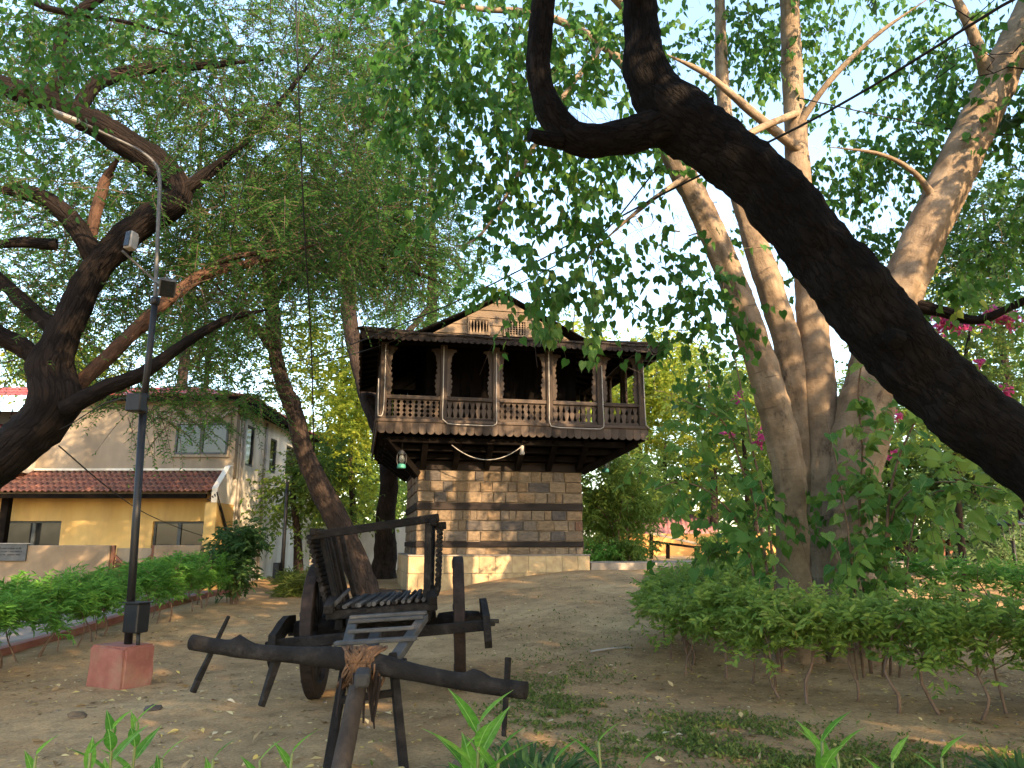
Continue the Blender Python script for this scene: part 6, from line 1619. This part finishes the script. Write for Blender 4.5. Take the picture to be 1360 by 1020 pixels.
# round hedge about the peepal: an open ring
hc = (5.0, 10.0)
ring = [(hc[0] + 2.80*math.cos(a), hc[1] + 2.80*math.sin(a)*1.06) for a in np.linspace(R(100), R(345), 40)]
hedge('round_hedge', ring, .95, .40, .95, 'leaf_hedge', 'clipped round hedge on bare twisted stems encircling the peepal',   .078, .42, 105, .30, T_LANCE, (hc[0]-2.75, hc[1]))
back = [(hc[0] + 3.2*math.cos(a), hc[1] + 3.4*math.sin(a)*1.06) for a in np.linspace(R(92), R(20), 16)]
hedge('back_hedge', back, 1.1, .40, 1.02, 'leaf_hedge2', 'bright green hedge closing the ring behind the sucker shoots', .08, .4, 44, .45, T_LANCE, back[0])
row = [(-6.55, 6.6), (-6.62, 10), (-6.6, 14), (-6.5, 17.4)]
hedge('long_hedge', row, .9, .36, 1.02, 'leaf_hedge2', 'long clipped hedge of narrow leaves beside the paved path',   .115, .22, 66, .34, T_LANCE, (-6.6, 12), per=5, nl=10)

# ---------------------------------------------------------------- young plants right before the camera
lance_me = bpy.data.meshes.new('leaf')
tv = []; tf = []
for i in range(9):
    t = i/8; w = .145*math.sin(math.pi*min(1, t*1.02)**.75)*(1-.25*t) + .004
    z = -.22*t*t
    tv += [(t, -w, z+.035*(w/.13)), (t, 0, z), (t, w, z+.035*(w/.13))]
for i in range(8):
    b_ = 3*i; tf += [(b_, b_+1, b_+4, b_+3), (b_+1, b_+2, b_+5, b_+4)]
lance_me.from_pydata(tv, [], tf); lance_me.polygons.foreach_set('use_smooth', [True]*len(tf)); lance_me.materials.append(M['leaf_sprout'])
rp2 = random.Random(12)
def sprout(u, v, D, n, L, lab, up=.7, tip=True):
    L *= .88; n = int(n*1.4)
    top = P(u, v, D); b = Vector((top.x + rp2.uniform(-.03, .03), top.y + .02, gh(top.x, top.y)))
    o = empty('young_plant', b, 0, lab, 'plant', 'young plants at the front edge')
    q, rr_ = resample([b + Vector((0, 0, -.04)), b.lerp(top, .5) + Vector((rp2.uniform(-.03, .03), rp2.uniform(-.03, .03), 0)), top], [.007, .006, .003], .05)
    MB().tube([p - b for p in q], rr_, 6).build('stem', M['stem_green'], o)
    for i in range(n):
        t = i/n; p = top.lerp(b, .36*t); a = i*2.4 + rp2.uniform(-.4, .4)
        upk = up*(1 - .8*t) + .12
        ax = Vector((math.cos(a), math.sin(a), upk*1.6))
        place_leaf(lance_me, o, p, ax, Vector((-math.cos(a)*upk, -math.sin(a)*upk, 1)), L*(.65 + .5*min(1, t*2.2))*rp2.uniform(.85, 1.15), b)
    return o
FP = [(150, 968, 1.70, 13, .135, 'bushy young plant with spreading leaves between lamp post and cart'), (182, 958, 1.85, 10, .12, 'young plant beside the bushy one, before the lamp post'), (48, 1003, 1.7, 7, .12, 'short young plant before the long hedge'), (120, 1000, 1.6, 8, .12, 'low leafy shoot at the foot of the bushy young plant'),
      (215, 1008, 1.75, 6, .11, 'small sprout before the yoke pins'), (345, 1010, 1.75, 6, .11, 'slim sprout with upright leaves before the yoke'), (388, 1000, 1.7, 8, .115, 'sprout with three upright leaves beside the stand leg'), (283, 1008, 1.7, 5, .11, 'single narrow sprout before the fallen leaves'),
      (636, 962, 1.42, 16, .155, 'tall bright young plant with long curved leaves beside the cart stand'), (618, 995, 1.5, 9, .14, 'lower shoot behind the tall bright young plant'), (662, 1000, 1.4, 8, .13, 'leafy side shoot against the tall bright young plant'),
      (735, 1014, 1.7, 5, .12, 'sprout before the strap leaved clump'), (795, 985, 1.75, 6, .13, 'narrow sprout beside the strap leaved clump'),
      (1092, 985, 1.65, 11, .145, 'upright young plant before the ground cover patch'), (1112, 1000, 1.65, 8, .14, 'young plant with broad leaves before the round hedge'), (1185, 1012, 1.7, 5, .12, 'short narrow sprout before the round hedge'), (1250, 1006, 1.7, 7, .12, 'pale sprout before the hedge stems'), (850, 1018, 1.7, 5, .12, 'tip of a sprout before the leaf litter')]
for f_ in FP: sprout(*f_)

# strap leaved clumps
def strap(u, v, D, w, h, n, lab):
    c = P(u, v, D); b = Vector((c.x, c.y, gh(c.x, c.y))); o = empty('strap_leaved_clump', b, 0, lab, 'plant', 'strap leaved clumps')
    K = 6; a = rngh.random(n)*2*math.pi; r0 = rngh.random(n)**.5*w*.35; out = w*.5*(.3 + .8*rngh.random(n)); hh = h*(.6 + .6*rngh.random(n))
    t = np.linspace(0, 1, K)
    X = (r0[:, None] + out[:, None]*t**1.3); Zp = hh[:, None]*(t*1.6 - t**2*.95) - .02
    cx, sx = np.cos(a)[:, None], np.sin(a)[:, None]
    ctr = np.stack([cx*X, sx*X, Zp], -1); side = np.stack([-sx + 0*X, cx + 0*X, 0*X], -1)
    wd = (.008 + .006*rngh.random(n))[:, None, None]*(1 - t**3)[None, :, None] + .0008
    V_ = np.stack([ctr - side*wd, ctr + side*wd], 2).reshape(-1, 3)
    base = (np.arange(n)*K*2)[:, None] + np.arange(K-1)[None]*2
    F_ = np.stack([base, base+1, base+3, base+2], -1).reshape(-1, 4)
    g_ = npmesh('blades', V_, F_, M['strap'], o, np.repeat(rngh.random(n), K*2)); g_['kind'] = 'stuff'
strap(700, 990, 4.9, .75, .32, 260, 'dark strap leaved clump beside the fallen yoke pin'); strap(738, 1000, 4.7, .6, .26, 190, 'second strap leaved clump touching the dark one'); strap(1350, 985, 5.0, .5, .3, 150, 'strap leaved clump by the last hedge stems'); strap(1372, 1020, 4.6, .6, .3, 170, 'strap leaved clump under the hedge corner')

# ground cover, leaf litter
def scatter(u, v, du, dv, n, thr, sc, off):
    """plants thinning out from the middle of a patch"""
    pts = []
    while len(pts) < n:
        a_, b_ = rngh.normal()*.62, rngh.normal()*.62
        vv = v + dv*b_
        if vv < 790 or vv > 1120: continue
        D_ = 1.5/((vv-722)/1000); p = P(u + du*a_, vv, D_); x, y = p.x, p.y
        if noise.noise(Vector((x*sc, y*sc, off))) + .6*noise.noise(Vector((x*sc*3.1, y*sc*3.1, off))) + rngh.normal()*.16 < thr: continue
        pts.append((x, y, gh(x, y) + .004))
    return np.array(pts)
pts = np.vstack([scatter(735, 915, 85, 50, 3600, .02, 1.5, 0), scatter(940, 955, 130, 22, 3400, .0, 1.5, 3), scatter(1130, 985, 150, 22, 3600, .0, 1.5, 5), scatter(1345, 990, 50, 40, 700, -.1, 1.5, 6), scatter(780, 835, 90, 30, 420, .1, 1.5, 9), scatter(830, 1010, 180, 40, 1800, .05, 1.4, 12)])
n = len(pts); ax = rdir(n, rngh); ax[:, 2] = np.abs(ax[:, 2])*.7 + .1; ln = .022 + .03*rngh.random(n)
gc = leaf_mesh('ground_cover', T_SMALL, pts, ax, np.array([0, 0, 1.0]) + .5*rdir(n, rngh), ln, ln*.5, M['grass']); tag(gc, 'low patchy green ground cover growing on the bare earth', 'ground cover', kind='stuff')
lp = []
while len(lp) < 5200:
    x = rngh.uniform(-7, 8); y = 3.2 + 12*rngh.random()**1.6
    if noise.noise(Vector((x*.5, y*.5, 4))) + rngh.normal()*.35 < -.15: continue
    lp.append((x, y, gh(x, y) + .008))
for _ in range(1300):
    a = rngh.random()*6.28; r_ = 3.2*rngh.random()**.4; x = hc[0] + r_*math.cos(a); y = hc[1] + r_*math.sin(a) - .2; lp.append((x, y, gh(x, y) + .008))
lp = np.array(lp); n = len(lp); ax = rdir(n, rngh); ax[:, 2] *= .15; ln = .04 + .06*rngh.random(n)**2
ll = leaf_mesh('leaf_litter', T_SMALL, lp, ax, np.array([0, 0, 1.0]) + .3*rdir(n, rngh), ln, ln*.45, M['litter']); tag(ll, 'small dry yellow leaves strewn over the earth', 'leaf litter', kind='stuff')
fl_me = bpy.data.meshes.new('fallen_leaf'); tv, tf = T_HEART
fl_me.from_pydata([(x, y*.62, z*1.6 + .05) for x, y, z in tv], [], [tuple(f) for f in tf]); fl_me.materials.append(M['litter_obj'])
rf = random.Random(31)
for i in range(70):
    u = rf.uniform(30, 1330); v = rf.uniform(880, 1015)
    p = P(u, v, 1.55/((v-722)/1000)); x, y = p.x, p.y
    o = obj('fallen_leaf', fl_me, None, (x, y, gh(x, y)+.006), (rf.uniform(-.25, .25), rf.uniform(-.25, .25), rf.uniform(0, 6.28)), (rf.uniform(.06, .12),)*3)
    tag(o, 'larger dry heart shaped leaf lying curled on the earth', 'leaf', 'larger fallen leaves on the earth')
SLAB = ('loose stone on the earth in front of the faded red lamp block', 'loose stone on the earth between the lamp block and the yoke pins', 'loose stone on the earth beside the cart stand leg')
for k, (u, v, D) in enumerate(((105, 925, 7.6), (205, 915, 7.9), (610, 990, 5.6))):
    p = P(u, v, D); bm_ = bmesh.new(); bmesh.ops.create_icosphere(bm_, subdivisions=2, radius=.075)
    for w_ in bm_.verts: w_.co = Vector((w_.co.x*1.2, w_.co.y*.9, w_.co.z*.55)) + w_.co*.5*noise.noise(w_.co*14 + Vector((k, 0, 0)))
    me = bpy.data.meshes.new('stone'); bm_.to_mesh(me); bm_.free(); me.materials.append(M['stone'])
    o = obj('loose_stone', me, None, (p.x, p.y, gh(p.x, p.y)+.015)); tag(o, SLAB[k], 'stone', 'loose stones on the earth')
o = MB().tube([Vector((1.05, 10.6, gh(1.05, 10.6)+.015)), Vector((1.35, 10.75, gh(1.35, 10.75)+.02)), Vector((1.65, 10.8, gh(1.65, 10.8)+.015))], [.014, .013, .01], 6).build('fallen_stick', M['offwhite']); tag(o, 'pale bare stick lying on the earth near the round hedge', 'stick')

# small stones and dry twigs on the trodden earth
pb_ = MB(); rg = random.Random(17)
for i in range(420):
    x = rg.uniform(-6, 7); y = 3.4 + 15*rg.random()**1.5; r_ = rg.uniform(.006, .022)*(1 if rg.random() < .9 else 1.7); z = gh(x, y) + r_*.2
    a0 = rg.uniform(0, 6.28); vs = [(x + r_*1.2*math.cos(a0+k*1.257)*rg.uniform(.7, 1.1), y + r_*math.sin(a0+k*1.257)*rg.uniform(.7, 1.1), z - r_*.2) for k in range(5)] + [(x + r_*.6*math.cos(a0+k*1.257), y + r_*.6*math.sin(a0+k*1.257), z + r_*.45) for k in range(5)]
    pb_.add(vs, [(k, (k+1) % 5, 5+(k+1) % 5, 5+k) for k in range(5)] + [(5, 6, 7, 8, 9)])
tag(pb_.build('gravel', M['mortar']), 'scattered grit and pebbles on the earth', 'gravel', kind='stuff')
n = 260; tx = np.stack([rngh.uniform(-6, 7, n), 3.4 + 12*rngh.random(n)**1.5], 1); an = rngh.random(n)*6.28; tl = .04 + .14*rngh.random(n)**2
PLt = np.zeros((n, 4, 3))
for k in range(4):
    xx = tx[:, 0] + np.cos(an)*tl*(k/3-.5) + rngh.normal(size=n)*.004; yy = tx[:, 1] + np.sin(an)*tl*(k/3-.5) + rngh.normal(size=n)*.004
    PLt[:, k] = np.stack([xx, yy, [gh(p_, q_) + .006 for p_, q_ in zip(xx, yy)]], 1)
tag(strands('dry_twigs', PLt, .0032, M['twig']), 'fine dry twigs strewn over the earth', 'twigs', kind='stuff')
